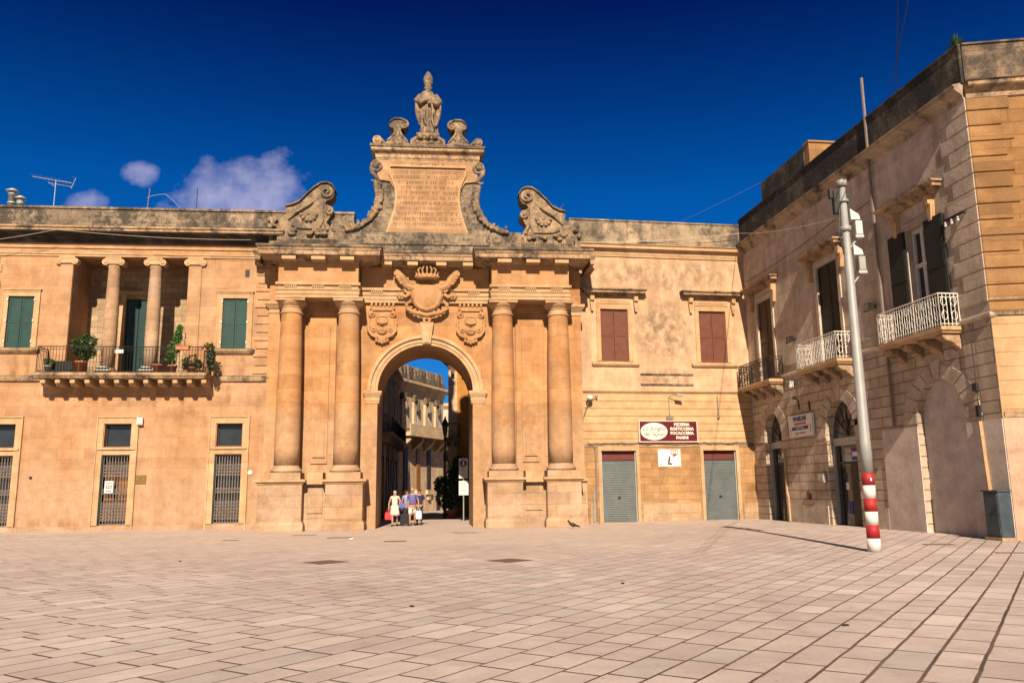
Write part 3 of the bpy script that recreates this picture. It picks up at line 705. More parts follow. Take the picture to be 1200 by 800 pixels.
# attic body: concave sides sweeping out to the scrolls
half = [(4.55, 13.3), (4.5, 13.86), (3.9, 13.86), (3.3, 14.02), (2.85, 14.30), (2.5, 14.7), (2.28, 15.15), (2.22, 15.6), (2.30, 16.05), (2.42, 16.3), (2.42, 17.34)]
b = B(); b.prism([(u+.04, z) for u, z in half]+[(-u+.04, z) for u, z in half[::-1]], -.5, .30)
at = obj('attic', b, m_weath, CG)
ph = [(1.92, 13.64), (1.74, 14.2), (1.56, 14.8), (1.48, 15.4), (1.52, 15.9), (1.68, 16.35), (1.80, 16.6), (1.80, 17.05)]
pw = [(1.98, 13.64), (1.80, 14.2), (1.62, 14.8), (1.54, 15.4), (1.60, 15.9), (1.80, 16.28), (2.30, 16.34), (2.40, 16.5), (2.40, 17.33)]
b = B(); b.prism([(u+.04, z) for u, z in pw]+[(-u+.04, z) for u, z in pw[::-1]], .30, .40); obj('panel_field', b, m_insc, at)
b = B(); b.prism_bev([(u+.04, z) for u, z in ph]+[(-u+.04, z) for u, z in ph[::-1]], .40, .50, .05); pn = obj('inscription_panel', b, m_insc, at)
b = B()
for s in (-1, 1):
    q = [(s*u+.04, .44, z) for u, z in ph]; b.tube(q, .065, 6)
b.box(-1.76, 1.84, .40, .60, 16.95, 17.03); obj('panel_moulding', b, m_trim, at)
b = B(); random.seed(3)    # worn, cut letters of the inscription
rows = [(17.15, .8)]+[(16.72-.26*k, 1.62 if k < 2 else (1.42 if k < 9 else 1.6)) for k in range(11)]
for z, hw in rows:
    u = -hw+.04
    while u < hw:
        w = random.uniform(.06, .13)
        if random.random() < .84:
            vv = .405 if z > 17.1 else .502
            hgt = .15 if z < 17.1 else .17
            k = random.randint(0, 3)
            b.box(u, u+.022, vv-.02, vv+.008, z-hgt/2, z+hgt/2)
            if k: b.box(u+w-.03, u+w-.008, vv-.02, vv+.008, z-hgt/2, z+hgt/2)
            if k != 1: b.box(u, u+w-.01, vv-.02, vv+.007, z+hgt/2-.02, z+hgt/2)
            if k > 1: b.box(u, u+w-.01, vv-.02, vv+.007, z-.01, z+.01)
        u += w+random.uniform(.02, .05)
obj('inscription', b, paint('worn_letters', (.15, .085, .048), .95, .25, 9), at)
b = B(); b.mould(-2.42, 2.50, -.6, .40, [(0, 17.33), (.02, 17.42), (.05, 17.46), (.05, 17.62), (.10, 17.68), (.22, 17.76), (.25, 17.80), (.25, 17.90)])
obj('attic_cornice', b, m_corn, at)
b = B(); b.mould(-2.42, 2.50, -.6, .40, [(.255, 17.902), (.30, 17.94), (.30, 18.06), (0, 18.12)]); obj('attic_cornice_lip', b, m_dirty, at)
# volutes and garlands at the attic's flanks
for s in (-1, 1):
    b = B(); cu = .04+s*2.42
    b.spiral(cu, .36, 17.02, .30, .05, 1.7, pi/2, -s, .09, 30, .50); b.ell((cu, .50, 17.02), (.09, .1, .09))
    b.tube([(cu+s*.27, .38, 17.0), (cu+s*.24, .40, 16.7), (cu+s*.02, .42, 16.45), (cu-s*.08, .42, 16.25)], [.11, .11, .10, .07], 7)
    b.tube([(cu-s*.05, .38, 16.35), (cu+s*.16, .40, 16.22), (cu+s*.26, .40, 16.32)], [.09, .09, .05], 6)
    obj('volute', b, m_carve, at, True)
    b = B(); pts = [(2.44, 16.15), (2.38, 15.85), (2.34, 15.5), (2.40, 15.1), (2.55, 14.75), (2.78, 14.42), (3.1, 14.16), (3.5, 13.98), (3.95, 13.9)]
    pts = [((1-f_)*a[0]+f_*c[0], (1-f_)*a[1]+f_*c[1]) for a, c in zip(pts, pts[1:]) for f_ in (0, .33, .66)]
    for k, (u, z) in enumerate(pts):
        g = .92 if z > 14.5 else .70
        for j in range(3):
            b.ell((.04+s*(u-.06)+random.uniform(-.15, .13), .32+random.uniform(0, .14), z+random.uniform(-.13, .13)), (.11*g, .12*g, .14*g), 7, 5)
        b.ell((.04+s*u, .38, z-.1), (.17*g, .16*g, .17*g), 8, 5)
    obj('garland', b, m_carve, at, False, voxel=.035)
# broken pediment scrolls on the attic cornice
for s in (-1, 1):
    b = B()
    prof = [(2.05, 18.10), (1.95, 18.35), (1.80, 18.5), (1.66, 18.75), (1.66, 18.93), (1.82, 18.97), (1.87, 19.08), (1.80, 19.25), (1.60, 19.40), (1.28, 19.40), (1.05, 19.22), (1.0, 19.02), (1.12, 18.92), (1.28, 18.98), (1.32, 18.8), (1.2, 18.5), (1.0, 18.3), (.86, 18.10)]
    b.prism([(.04+s*u, z) for u, z in prof], -.25, .50)
    b.spiral(.04+s*1.19, .50, 19.14, .24, .04, 1.5, pi/2, s, .075, 24)
    b.spiral(.04+s*1.74, .48, 19.07, .12, .03, 1.1, pi/2, -s, .05, 16)
    b.tube([(.04+s*1.95, .5, 18.3), (.04+s*1.62, .52, 18.62), (.04+s*1.56, .52, 18.9)], [.06, .07, .05], 6); b.tube([(.04+s*.98, .5, 18.25), (.04+s*1.28, .52, 18.6), (.04+s*1.4, .52, 18.9)], [.06, .07, .05], 6)
    crb = B(); cr2 = [(1.90, 19.05), (1.82, 19.25), (1.61, 19.40), (1.29, 19.40), (1.04, 19.23), (.97, 19.04)]
    crb.loops([[(.04+s*u, v, z+dz) for dz, v in ((0, -.22), (.09, -.2), (.09, .56), (0, .58))] for u, z in cr2])
    for k in range(9): b.ell((.04+s*random.uniform(1.2, 1.8), .5, random.uniform(18.15, 18.5)), (.10, .07, .10), 6, 4)
    gs = obj('crest_scroll', b, m_carve, CG, voxel=.026); obj('crest_moulding', crb, m_dirty, gs, bevel=.02)
    b = B(); b.disc(.04+s*2.44, 18.36, .23, -.2, .45, 14); b.ell((.04+s*2.44, .45, 18.36), (.14, .08, .14)); b.box(.04+s*2.44-.2, .04+s*2.44+.2, -.2, .40, 18.08, 18.22); b.tube([(.04+s*2.25, .3, 18.42), (.04+s*2.08, .32, 18.22), (.04+s*1.98, .3, 18.14)], .09, 6)
    obj('rosette', b, m_carve, CG, voxel=.03)
# the two great scrolls over the column pairs
for s, off in ((-1, 0.02), (1, 0.10)):
    b = B()
    o = [(6.95, 13.0), (6.95, 13.75), (6.80, 14.3), (6.55, 14.50), (6.60, 14.78), (6.25, 14.86), (5.95, 15.02), (5.65, 15.36), (5.30, 15.72), (5.0, 15.95), (4.72, 15.98), (4.50, 15.88), (4.36, 15.66), (4.38, 15.42), (4.52, 15.24), (4.72, 15.18), (4.80, 15.02), (4.62, 14.94), (4.44, 14.86), (4.36, 14.66), (4.44, 14.46), (4.62, 14.40), (4.66, 14.1), (4.46, 13.7), (4.22, 13.45), (4.10, 13.0)]
    b.prism([(off+s*u, z) for u, z in o], -.35, .55)
    # raised face, crest moulding, two volutes, shell and leaves
    crest = [(6.62, 14.83), (6.28, 14.92), (5.97, 15.08), (5.67, 15.42), (5.32, 15.78), (5.0, 16.0), (4.72, 16.03), (4.47, 15.92), (4.32, 15.66)]
    crb = B()
    crb.loops([[(off+s*(u+du), v, z+dz) for du, dz, v in ((0, .0, -.32), (0, .10, -.30), (0, .10, .62), (0, 0, .64))] for u, z in crest])
    b.spiral(off+s*4.74, .55, 15.58, .30, .05, 1.6, pi/2, s, .10, 30, .72)
    b.spiral(off+s*4.60, .55, 14.66, .20, .04, 1.4, pi/2, s, .075, 24, .70); b.ell((off+s*4.60, .62, 14.66), (.08, .1, .08))
    b.prism([(off+s*u, z) for u, z in ((4.85, 15.2), (5.1, 15.28), (5.5, 14.7), (6.2, 14.25), (6.3, 13.9), (5.9, 13.75), (5.0, 13.75), (4.82, 14.2))], .5, .64)
    b.tube([(off+s*5.05, .62, 15.3), (off+s*5.5, .64, 14.95), (off+s*6.1, .64, 14.55), (off+s*6.45, .6, 14.2)], [.06, .07, .07, .05], 6)
    for k in range(6):
        a = pi*1.08+k*.17*pi; b.tube([(off+s*5.5, .64, 14.5), (off+s*(5.5+.42*cos(a)), .70, 14.5+.42*sin(a))], [.05, .09], 6)
    b.ell((off+s*5.5, .66, 14.5), (.14, .12, .12))
    for k in range(16): b.ell((off+s*random.uniform(4.7, 6.5), .58+random.uniform(0, .1), random.uniform(13.45, 13.7)), (.13, .10, .11), 7, 5)
    b.tube([(off+s*4.55, .58, 14.4), (off+s*4.75, .62, 14.05), (off+s*4.62, .60, 13.7)], [.07, .09, .06], 6)
    # the smaller curl and leaves that die against the parapet
    b.spiral(off+s*7.0, .40, 14.12, .26, .05, 1.4, pi/2, -s, .10, 22, .52); b.box(min(off+s*6.8, off+s*7.35), max(off+s*6.8, off+s*7.35), -.3, .35, 13.0, 14.0)
    for k in range(14): b.ell((off+s*random.uniform(6.5, 7.35), .35+random.uniform(0, .2), random.uniform(13.3, 14.35)), (.13, .12, .15), 7, 5)
    gs = obj('great_scroll', b, m_carve, CG, voxel=.03); obj('crest_moulding', crb, m_dirty, gs, bevel=.03)
# coats of arms
def big_arms():
    b = B(); sh = [(-.78, 11.15), (-.62, 11.30), (-.3, 11.22), (0, 11.30), (.3, 11.22), (.62, 11.30), (.78, 11.15), (.74, 10.6), (.60, 10.2), (.36, 9.98), (0, 9.88), (-.36, 9.98), (-.60, 10.2), (-.74, 10.6)]
    b.prism_bev([(u+.04, z) for u, z in sh], .02, .42, .10)
    b.ell((.04, .34, 10.6), (.55, .16, .58), 14, 9)
    for s in (-1, 1):
        b.tube([(.04+s*.62, .30, 11.0), (.04+s*.95, .34, 11.15), (.04+s*1.2, .40, 11.5), (.04+s*1.45, .38, 11.9)], [.16, .20, .22, .10], 8)
        for k in range(4): b.tube([(.04+s*(1.0+.12*k), .5, 11.3+.12*k), (.04+s*(1.2+.10*k), .48, 11.2+.14*k), (.04+s*(1.38+.05*k), .40, 11.42+.12*k)], [.07, .07, .04], 6)
        b.spiral(.04+s*.88, .28, 11.0, .22, .05, 1.3, 0, s, .08, 18, .40)
        b.tube([(.04+s*.80, .30, 10.75), (.04+s*1.0, .34, 10.6), (.04+s*1.25, .30, 10.72)], [.1, .1, .05], 6)
        for k in range(6):
            a = k*pi/3; b.ell((.04+s*1.22+.13*cos(a), .26, 10.68+.13*sin(a)), (.08, .08, .08), 6, 4)
        b.ell((.04+s*1.22, .32, 10.68), (.08, .08, .08))
        b.tube([(.04+s*.72, .30, 10.4), (.04+s*.95, .32, 10.28), (.04+s*.92, .32, 10.05), (.04+s*.62, .36, 9.86), (.04+s*.28, .36, 9.80), (.04, .36, 9.74)], [.08, .10, .11, .11, .11, .10], 7)
        for k in range(5): b.ell((.04+s*(.95-.2*k), .38, 10.18-.10*k), (.09, .08, .08), 7, 5)
    for k in range(7):
        a = k*2*pi/7; b.ell((.04+.14*cos(a), .30, 9.50+.14*sin(a)), (.08, .08, .10), 6, 4)
    ca = link('coat_of_arms', b.mesh('coat_of_arms', m_relief, False, .03), CG)
    b = B(); b.lathe(.04, .30, [(.46, 11.44), (.51, 11.48), (.51, 11.62), (.46, 11.66), (.44, 11.5)], 20)
    for k in range(9):
        a = pi*k/8
        b.tube([(.04+.48*cos(a), .30+.46*sin(a), 11.62), (.04+.60*cos(a), .30+.54*sin(a), 11.82), (.04+.42*cos(a), .30+.38*sin(a), 11.99), (.04+.08*cos(a), .30+.08*sin(a), 12.02)], [.045, .055, .045, .035], 6)
        b.ell((.04+.54*cos(a), .30+.48*sin(a), 11.60), (.07, .06, .07), 6, 4)
    b.ell((.04, .3, 12.06), (.09, .09, .09))
    link('crown', b.mesh('crown', m_relief, False, .028), ca)
    b = B(); b.prism([(-.28, 9.42), (.36, 9.42), (.22, 8.40), (-.14, 8.40)], .0, .30); b.prism([(-.18, 9.36), (.26, 9.36), (.15, 8.46), (-.07, 8.46)], .30, .35)
    link('keystone', b.mesh('keystone', m_trim), ca)
big_arms()
def small_arms(cu):
    b = B()
    sh = [(-.52, 10.10), (.52, 10.10), (.54, 9.6), (.60, 9.1), (.45, 8.82), (.2, 8.62), (0, 8.52), (-.2, 8.62), (-.45, 8.82), (-.60, 9.1), (-.54, 9.6)]
    b.prism_bev([(cu+u, z) for u, z in sh], .0, .12, .04)
    for k in range(6): b.ell((cu-.5+.2*k, .12, 10.26), (.075, .1, .12), 7, 5)
    b.box(cu-.58, cu+.58, .0, .15, 10.06, 10.16); b.box(cu-.44, cu+.44, .0, .20, 9.98, 10.06)
    for s in (-1, 1):
        b.spiral(cu+s*.46, .10, 9.80, .15, .04, 1.3, pi/2, -s, .065, 16, .20)
        b.tube([(cu+s*.58, .10, 9.62), (cu+s*.64, .12, 9.35), (cu+s*.56, .12, 9.2)], [.06, .07, .05], 6)
        b.tube([(cu+s*.64, .12, 9.28), (cu+s*.62, .14, 9.02), (cu+s*.46, .16, 8.80), (cu+s*.22, .16, 8.68)], [.05, .085, .085, .06], 6)
        b.spiral(cu+s*.40, .12, 9.08, .13, .03, 1.2, pi/2, s, .055, 14, .18)
    b.ell((cu, .12, 9.55), (.30, .12, .34), 12, 8); b.ell((cu, .16, 9.0), (.24, .10, .16), 10, 6)
    b.tube([(cu-.24, .18, 9.42), (cu, .25, 9.34), (cu+.24, .18, 9.42)], .05, 6); b.tube([(cu-.22, .2, 9.66), (cu, .25, 9.70), (cu+.22, .2, 9.66)], .04, 6)
    b.tube([(cu-.2, .22, 9.0), (cu, .27, 9.06), (cu+.2, .22, 9.0)], .04, 6)
    for k in range(5): b.ell((cu-.26+.13*k, .14, 8.56-.05*(2-abs(2-k))), (.08, .08, .09), 6, 4)
    obj('coat_of_arms', b, m_relief, CG, voxel=.022)
small_arms(-2.03); small_arms(2.10)

# ------------------------------------------------------------------ statue on its cherub base
ST = thing('statue', 'weathered stone statue of a bearded bishop in a mitre standing on top of the gate', 'statue', GF, .03, .05, 18.1)
b = B(); b.mould(-.62, .62, -.6, .42, [(.05, 0), (.05, .12), (-.02, .18), (-.08, .34), (-.12, .50), (-.10, .56), (-.06, .60), (-.06, .70), (-.12, .74)])
for u in (-.34, 0, .34): b.ell((u, .42, .50), (.15, .16, .19), 10, 8); b.ell((u-.15, .36, .40), (.10, .08, .07)); b.ell((u+.15, .36, .40), (.10, .08, .07))
for s in (-1, 1): b.tube([(s*.5, .3, .45), (s*.74, .3, .30), (s*.80, .3, .05)], [.12, .12, .09], 7)
for k in range(10): b.ell((-.6+.13*k, .46, .14), (.09, .07, .07), 6, 4)
obj('base', b, m_carve, ST, voxel=.03)
b = B(); n = 36
prof = [(.40, .34, .72), (.42, .36, .80), (.40, .34, 1.15), (.38, .32, 1.5), (.41, .32, 1.85), (.45, .32, 2.1), (.48, .31, 2.35), (.46, .29, 2.6), (.38, .26, 2.82), (.28, .22, 2.98), (.15, .14, 3.04)]
ls = []
for k, (ru, rv, z) in enumerate(prof):
    lp = []
    for i in range(n):
        a = 2*pi*i/n; f = 1+(.13*sin(7*a+.5*k)+.07*sin(13*a-.3*k))*max(0, min(1, (2.7-z)/.9))
        lp.append((ru*f*cos(a)+.04*sin(1.6*z), rv*f*sin(a), z))
    ls.append(lp)
b.loops(ls)
b.tube([(-.36, .05, 2.78), (-.53, .14, 2.45), (-.37, .36, 2.30), (-.02, .44, 2.42)], [.15, .18, .16, .10], 9)     # arms folded across the chest
b.tube([(.36, .05, 2.78), (.54, .12, 2.42), (.42, .36, 2.20), (.20, .44, 2.24)], [.15, .18, .16, .10], 9)
for s, (hu, hz) in ((-1, (.02, 2.44)), (1, (.18, 2.26))):
    for k in range(4): b.tube([(hu, .44, hz-.05+.035*k), (hu-s*.12, .48, hz-.06+.04*k), (hu-s*.20, .44, hz-.10+.04*k)], [.035, .028, .02], 5)
    b.tube([(hu, .45, hz+.05), (hu-s*.06, .50, hz+.13)], [.03, .02], 5)
for (u, z0) in ((-.53, 2.35), (.54, 2.30)): b.tube([(u, .12, z0), (u*.98, .14, z0-.4), (u*.86, .18, z0-.8), (u*.74, .20, z0-1.2)], [.12, .13, .12, .05], 7)   # hanging sleeves and cope
b.tube([(.18, .40, 2.2), (.24, .44, 1.8), (.20, .44, 1.4), (.30, .42, 1.0)], [.06, .07, .06, .05], 6); b.tube([(-.12, .40, 2.1), (-.20, .42, 1.6), (-.10, .42, 1.1)], [.05, .07, .05], 6)
b.ell((0, .03, 3.22), (.17, .19, .24), 14, 10); b.tube([(0, .0, 2.95), (0, .01, 3.15)], [.14, .12], 8)
b.tube([(0, .18, 3.26), (0, .26, 3.18), (0, .22, 3.14)], [.035, .045, .03], 5)
b.ell((0, .16, 3.02), (.13, .11, .20), 10, 7); b.ell((-.07, .19, 3.25), (.035, .02, .02), 6, 4); b.ell((.07, .19, 3.25), (.035, .02, .02), 6, 4)
for s in (-1, 1): b.ell((s*.17, .03, 3.2), (.03, .05, .06), 6, 4)
b.loops([[(r*w*cos(2*pi*i/16), .02+r*.8*sin(2*pi*i/16), z) for i in range(16)] for r, w, z in ((.19, 1, 3.36), (.225, 1, 3.5), (.24, 1, 3.68), (.20, .95, 3.86), (.11, .9, 4.02), (.03, .8, 4.10))])
obj('figure', b, m_carve, ST, voxel=.022)
# ------------------------------------------------------------------ right wing with the shop shutters
RW = thing('shop_building', 'pale stone building with two brown shuttered windows above a maroon shop sign and roller shutters', 'building', RF)
UW = [(1.68, 3.08), (6.80, 8.22)]; RD = [(1.51, 3.24), (6.66, 8.36)]
UE = 9.48
b = B(); b.plate(rect(.2, UE, 6.40, 13.15), [rect(a, c, 7.80, 10.42) for a, c in UW], -.4, 0); obj('upper_wall', b, m_right, RW)
b = B(); b.plate(rect(.2, UE, 3.70, 6.39), [], -.4, .0); obj('rusticated_wall', b, m_rust, RW)
b = B(); b.plate(rect(.2, UE, -.3, 3.69), [rect(a, c, .06, 3.44) for a, c in RD], -.4, -.0); obj('lower_wall', b, m_base, RW)
m_dado = stone('rough_dado', (.50, .31, .17), (.60, .42, .27), (.9, .45), .75, .2, .4, (.3, .2, .13), bump=.9, pale=.5)
for a, c in ((3.5, 6.4), (.9, 1.25), (8.62, UE-.01)):
    b = B(); b.box(a, c, -.02, .03, -.2, .95); obj('dado', b, m_dado, RW)
b = B(); b.box(.2, UE, -9, -.42, -.2, 13.1); obj('rear_block', b, m_streetd, RW)
b = B(); b.mould(.2, UE, -.4, 0, [(0, 13.10), (.05, 13.12), (.08, 13.24), (.10, 13.26), (.10, 13.34), (.26, 13.46), (.32, 13.50), (.32, 13.64), (.38, 13.68), (.10, 13.80)]); obj('cornice', b, m_trim, RW)
b = B(); b.box(.2, UE, -.4, .02, 13.78, 14.98); b.box(.2, UE, -.44, .06, 14.98, 15.06); b.box(.2, UE, -.3, .16, 13.78, 13.96); obj('parapet', b, m_parR, RW)
b = B(); b.box(.2, UE, -9, -.45, 13.2, 13.4); obj('roof', b, m_roof, RW)
b = B(); b.mould(.2, UE, -.2, 0, [(0, 6.26), (.05, 6.28), (.08, 6.33), (.08, 6.40), (0, 6.43)]); obj('string_course', b, m_trim, RW)
b = B(); b.box(.2, UE, -.1, .025, 3.62, 3.76); obj('band', b, m_corn, RW)
for (u0, u1) in UW:
    b = B(); frame_box(b, u0, u1, 7.80, 10.42, .21, .05, .24)
    b.box(u0-.18, u1+.18, -.05, .03, 10.70, 11.06); b.box(u0+.02, u1-.02, .03, .05, 10.80, 10.90)
    w = obj('window', b, m_trim, RW)
    shutter_pair(u0+.01, u1-.01, 7.82, 10.40, -.05, m_brown, w)
    b = B(); b.mould(u0-.62, u1+.62, -.1, .10, [(0, 11.04), (.05, 11.08), (.08, 11.16), (.26, 11.20), (.26, 11.28), (.34, 11.34), (.34, 11.40), (0, 11.48)]); obj('window_hood', b, m_corn, w)
    for uc in (u0-.42, u1+.42):
        b = B(); b.prism([(uc-.11, 11.05), (uc+.11, 11.05), (uc+.11, 10.75), (uc+.07, 10.42), (uc-.07, 10.42), (uc-.11, 10.75)], -.02, .14); b.box(uc-.10, uc+.10, .0, .24, 10.82, 11.05); b.disc(uc, 10.36, .07, 0, .14, 10)
        obj('bracket', b, m_trim, w)
    b = B(); b.mould(u0-.36, u1+.36, -.1, 0, [(.02, 7.52), (.08, 7.56), (.14, 7.64), (.14, 7.74), (0, 7.79)]); obj('sill', b, m_trim, w)
b = B()
for z in (7.13, 6.62): b = B(); b.box(3.62, 6.36, -.05, .055, z, z+.09); obj('broken_ledge', b, m_weath, RW, bevel=.02)
for (u0, u1) in RD:
    b = B(); frame_box(b, u0, u1, -.2, 3.44, .16, .045, .22); d = obj('shop_door', b, m_trim, RW)
    b = B(); b.box(u0, u1, -.20, -.14, .07, 3.0); b.box(u0, u1, -.22, -.10, .07, .16); obj('roller_shutter', b, m_roll, d)
    b = B(); b.box(u0, u1, -.24, -.08, 3.0, 3.20); b.box(u0, u1, -.3, -.18, 3.20, 3.45); obj('shutter_box', b, m_rollhead, d)
    b = B(); b.box(u0-.02, u1+.02, -.2, .10, -.1, .07); obj('threshold', b, m_trim, d)
    b = B(); b.box(u0, u0+.05, -.14, -.06, .07, 3.4); b.box(u1-.05, u1, -.14, -.06, .07, 3.4); obj('guide_rail', b, m_grey, d)
    b = B(); b.box((u0+u1)/2-.07, (u0+u1)/2+.07, -.14, -.10, 1.18, 1.26); obj('lock', b, m_ink, d)

# sign, lamp over it and poster
SG = thing('shop_sign', 'long maroon pizzeria sign with a white oval, on the wall above the roller shutters', 'sign', RF, 4.90, .0, 3.86)
b = B(); b.box(-1.46, 1.44, .02, .14, .02, .98); obj('board', b, m_maroon, SG)
b = B(); b.box(-1.52, -1.46, .0, .16, -.03, 1.03); b.box(1.44, 1.50, .0, .16, -.03, 1.03); b.box(-1.46, 1.44, .0, .16, .98, 1.03); b.box(-1.46, 1.44, .0, .16, -.03, .02); obj('frame', b, paint('pink_metal', (.52, .36, .30), .5), SG)
b = B(); b.prism([(-.74+.68*cos(2*pi*i/32), .5+.42*sin(2*pi*i/32)) for i in range(32)], .14, .147); ov = obj('oval', b, m_ivory, SG)
link('lettering', text_mesh('lettering', 'Lo Scrigno', .27, m_ink, .35, .003), ov, (-.74, -.150, .63))
link('lettering', text_mesh('lettering', 'dei Sapori', .27, m_ink, .35, .003), ov, (-.74, -.150, .36))
for s_, zz in (('PIZZERIA', .83), ('ROSTICCERIA', .62), ('FOCACCERIA', .41), ('PANINI', .19)):
    link('lettering', text_mesh('lettering', s_, .195, m_ivory, 0, .003, bold=.008), SG, (.68, -.144, zz))
SL = thing('sign_lamp', 'small bracket lamp on a thin pipe above the maroon sign', 'lamp', RF, 5.02, 0, 4.9)
b = B(); b.box(-.16, .16, .02, .16, .02, .18); obj('junction_box', b, m_lead, SL)
b = B(); b.tube([(0, .04, .18), (0, .04, 1.10), (.02, .10, 1.18), (.30, .35, 1.24)], .018, 6); obj('arm', b, m_lead, SL)
b = B(); b.loops([[(.25+.0, .30, 1.20), (.62, .30, 1.14), (.62, .52, 1.14), (.25, .52, 1.20)], [(.28, .34, 1.28), (.60, .34, 1.22), (.60, .48, 1.22), (.28, .48, 1.28)]]); obj('lamp_head', b, m_grey, SL)
PO = thing('poster', 'white poster with a pink speech bubble, pasted between the two roller shutters', 'poster', RF, 4.92, .0, 2.68)
b = B(); b.box(-.57, .57, .0, .02, 0, .82); obj('sheet', b, m_signw, PO)
b = B(); b.prism([(.06, .80), (.46, .80), (.46, .60), (.40, .54), (.28, .50), (.22, .42), (.16, .52), (.08, .58)], .02, .026); obj('speech_bubble', b, m_pink, PO)
b = B(); b.box(.12, .22, .026, .029, .62, .74); b.box(.25, .31, .026, .029, .62, .74); b.box(.34, .42, .026, .029, .62, .74); obj('bubble_marks', b, m_signw, PO)
b = B(); b.tube([(-.05, .022, .08), (-.02, .022, .28), (.01, .022, .48)], [.035, .045, .03], 6); b.ell((.28, .022, .54), (.06, .012, .06)); b.ell((.06, .022, .12), (.07, .012, .045)); b.ell((-.44, .022, .12), (.04, .01, .03)); obj('drawing', b, m_ink, PO)
# cables and small fittings
def cable(name, label, pts, r, mat, fr=PLAIN, sag=0.0, seg=14):
    b = B()
    P = []
    for (p, q) in zip(pts, pts[1:]):
        for i in range(seg):
            t = i/seg; P.append((p[0]+(q[0]-p[0])*t, p[1]+(q[1]-p[1])*t, p[2]+(q[2]-p[2])*t-sag*4*t*(1-t)))
    P.append(pts[-1]); b.tube(P, r, 5)
    return solo(name, b, mat, label, 'pipe' if 'pipe' in name or 'conduit' in name else 'cable', fr)
random.seed(11)
pts = [(.85+.42*k, .05+random.uniform(0, .03), 3.80+random.uniform(-.035, .04)) for k in range(21)]
cable('cable_bundle', 'sagging bundle of dark cables running just under the maroon sign', pts, .028, m_lead, RF, .02, 4)
cable('conduit', 'bent grey conduit beside the gate, rising to the left roller shutter', [(.90, .06, 3.78), (1.12, .06, 3.74), (1.22, .06, 3.5), (1.23, .06, 1.4), (1.20, .06, .15)], .035, m_lead, RF, 0, 3)
cable('drain_pipes', 'pair of pale pipes low on the wall beside the left roller shutter', [(1.06, .07, .12), (1.08, .07, 1.3), (1.13, .07, 1.55)], .04, m_grey, RF, 0, 3)
def floodlight(label, fr, u, v, z, mat_b, cat='lamp', s=1.0):
    t = thing('floodlight', label, cat, fr, u, v, z, group='floodlights on the shaded wall')
    b = B(); b.tube([(0, 0, 0), (0, .16*s, .02)], .02*s, 6); b.box(-.05*s, .05*s, 0, .02, -.06*s, .06*s); obj('bracket', b, m_iron, t)
    b = B(); b.loops([[(-.16*s, .14*s, -.12*s), (.16*s, .14*s, -.12*s), (.16*s, .14*s, .12*s), (-.16*s, .14*s, .12*s)], [(-.19*s, .38*s, -.20*s), (.19*s, .38*s, -.20*s), (.19*s, .34*s, .12*s), (-.19*s, .34*s, .12*s)]]); h = obj('housing', b, mat_b, t)
    b = B(); b.loops([[(-.16*s, .372*s, -.17*s), (.16*s, .372*s, -.17*s), (.16*s, .35*s, .09*s), (-.16*s, .35*s, .09*s)], [(-.16*s, .392*s, -.17*s), (.16*s, .392*s, -.17*s), (.16*s, .36*s, .09*s), (-.16*s, .36*s, .09*s)]]); obj('lens', b, m_glass, h)
    return t
t = thing('wall_lamp', 'round white lamp on a curved arm beside the gate pilaster', 'lamp', RF, .85, 0, 5.5)
b = B(); b.tube([(-.25, .03, -.9), (-.15, .06, -.4), (.0, .15, .1), (.05, .3, .35)], .03, 6); obj('arm', b, m_lead, t)
b = B(); b.ell((.1, .32, .46), (.17, .17, .14), 12, 8); obj('globe', b, m_frame, t); b = B(); b.tube([(.2, .2, .5), (.5, .05, .52)], .02, 5); b.box(.46, .54, .0, .12, .45, .60); obj('stay', b, m_lead, t)
b = B(); b.box(-.03, .03, 0, .05, -.5, .5); b.ell((0, .06, -.55), (.06, .05, .08)); solo('bell_fitting', b, m_lead, 'small dark fitting hanging under the right brown window', 'fitting', RF, 7.55, 0, 5.6)

# ------------------------------------------------------------------ corner palace on the right
CP = thing('corner_palace', 'weathered corner palace in shade with three balconies and arched doorways on the right', 'building', SF)
UN = 17.307
ARCH = [(1.30, 3.12, 3.72, 5.05), (7.12, 9.36, 3.55, 5.04), (13.30, 15.74, 3.66, 5.04)]
def arch_out(u0, u1, zs, zt, z0, n=20):
    uc, r = (u0+u1)/2, (u1-u0)/2
    return [(u0, z0)]+[(uc+r*cos(pi-pi*i/n), zs+(zt-zs)*(sin(pi*i/n)**.92)) for i in range(n+1)]+[(u1, z0)]
FW = [(1.42, 2.98, 6.52, 10.52), (7.42, 9.06, 6.52, 10.70), (13.74, 14.78, 6.52, 10.30)]
b = B(); b.plate(rect(0, UN, 6.60, 13.6), [rect(*f) if f[2] > 6.6 else rect(f[0], f[1], 6.605, f[3]) for f in FW], -.45, 0); obj('upper_wall', b, m_side, CP)
b = B()
out = [(0, -.3)]
for a in ARCH: out += arch_out(*a, -.3)
out += [(UN, -.3), (UN, 6.595), (0, 6.595)]
b.prism(out, -.45, 0); obj('lower_wall', b, m_siderust, CP)
ffm = Matrix.Rotation(FF.ang-SF.ang, 3, 'Z')
def ffmap(u, v, z):
    p = ffm @ Vector((u, -v, 0)); return (UN+p.x, p.y, z)
b = B(ffmap); b.plate(rect(0, 9, 6.60, 13.6), [], -.45, 0); obj('front_wall', b, m_ff, CP)
b = B(ffmap); b.plate(rect(0, 9, -.3, 6.595), [], -.45, 0.005); obj('front_lower_wall', b, m_ffl, CP)
b = B(ffmap)
for k in range(13):
    z = 6.98+k*.505; L = (1.02 if k % 2 else 1.22)+.06*sin(k*2.1)
    b.box(-.01, L, -.1, .045, z+.022, z+.49)
obj('front_quoin', b, m_quoin, CP, bevel=.02)
b = B()
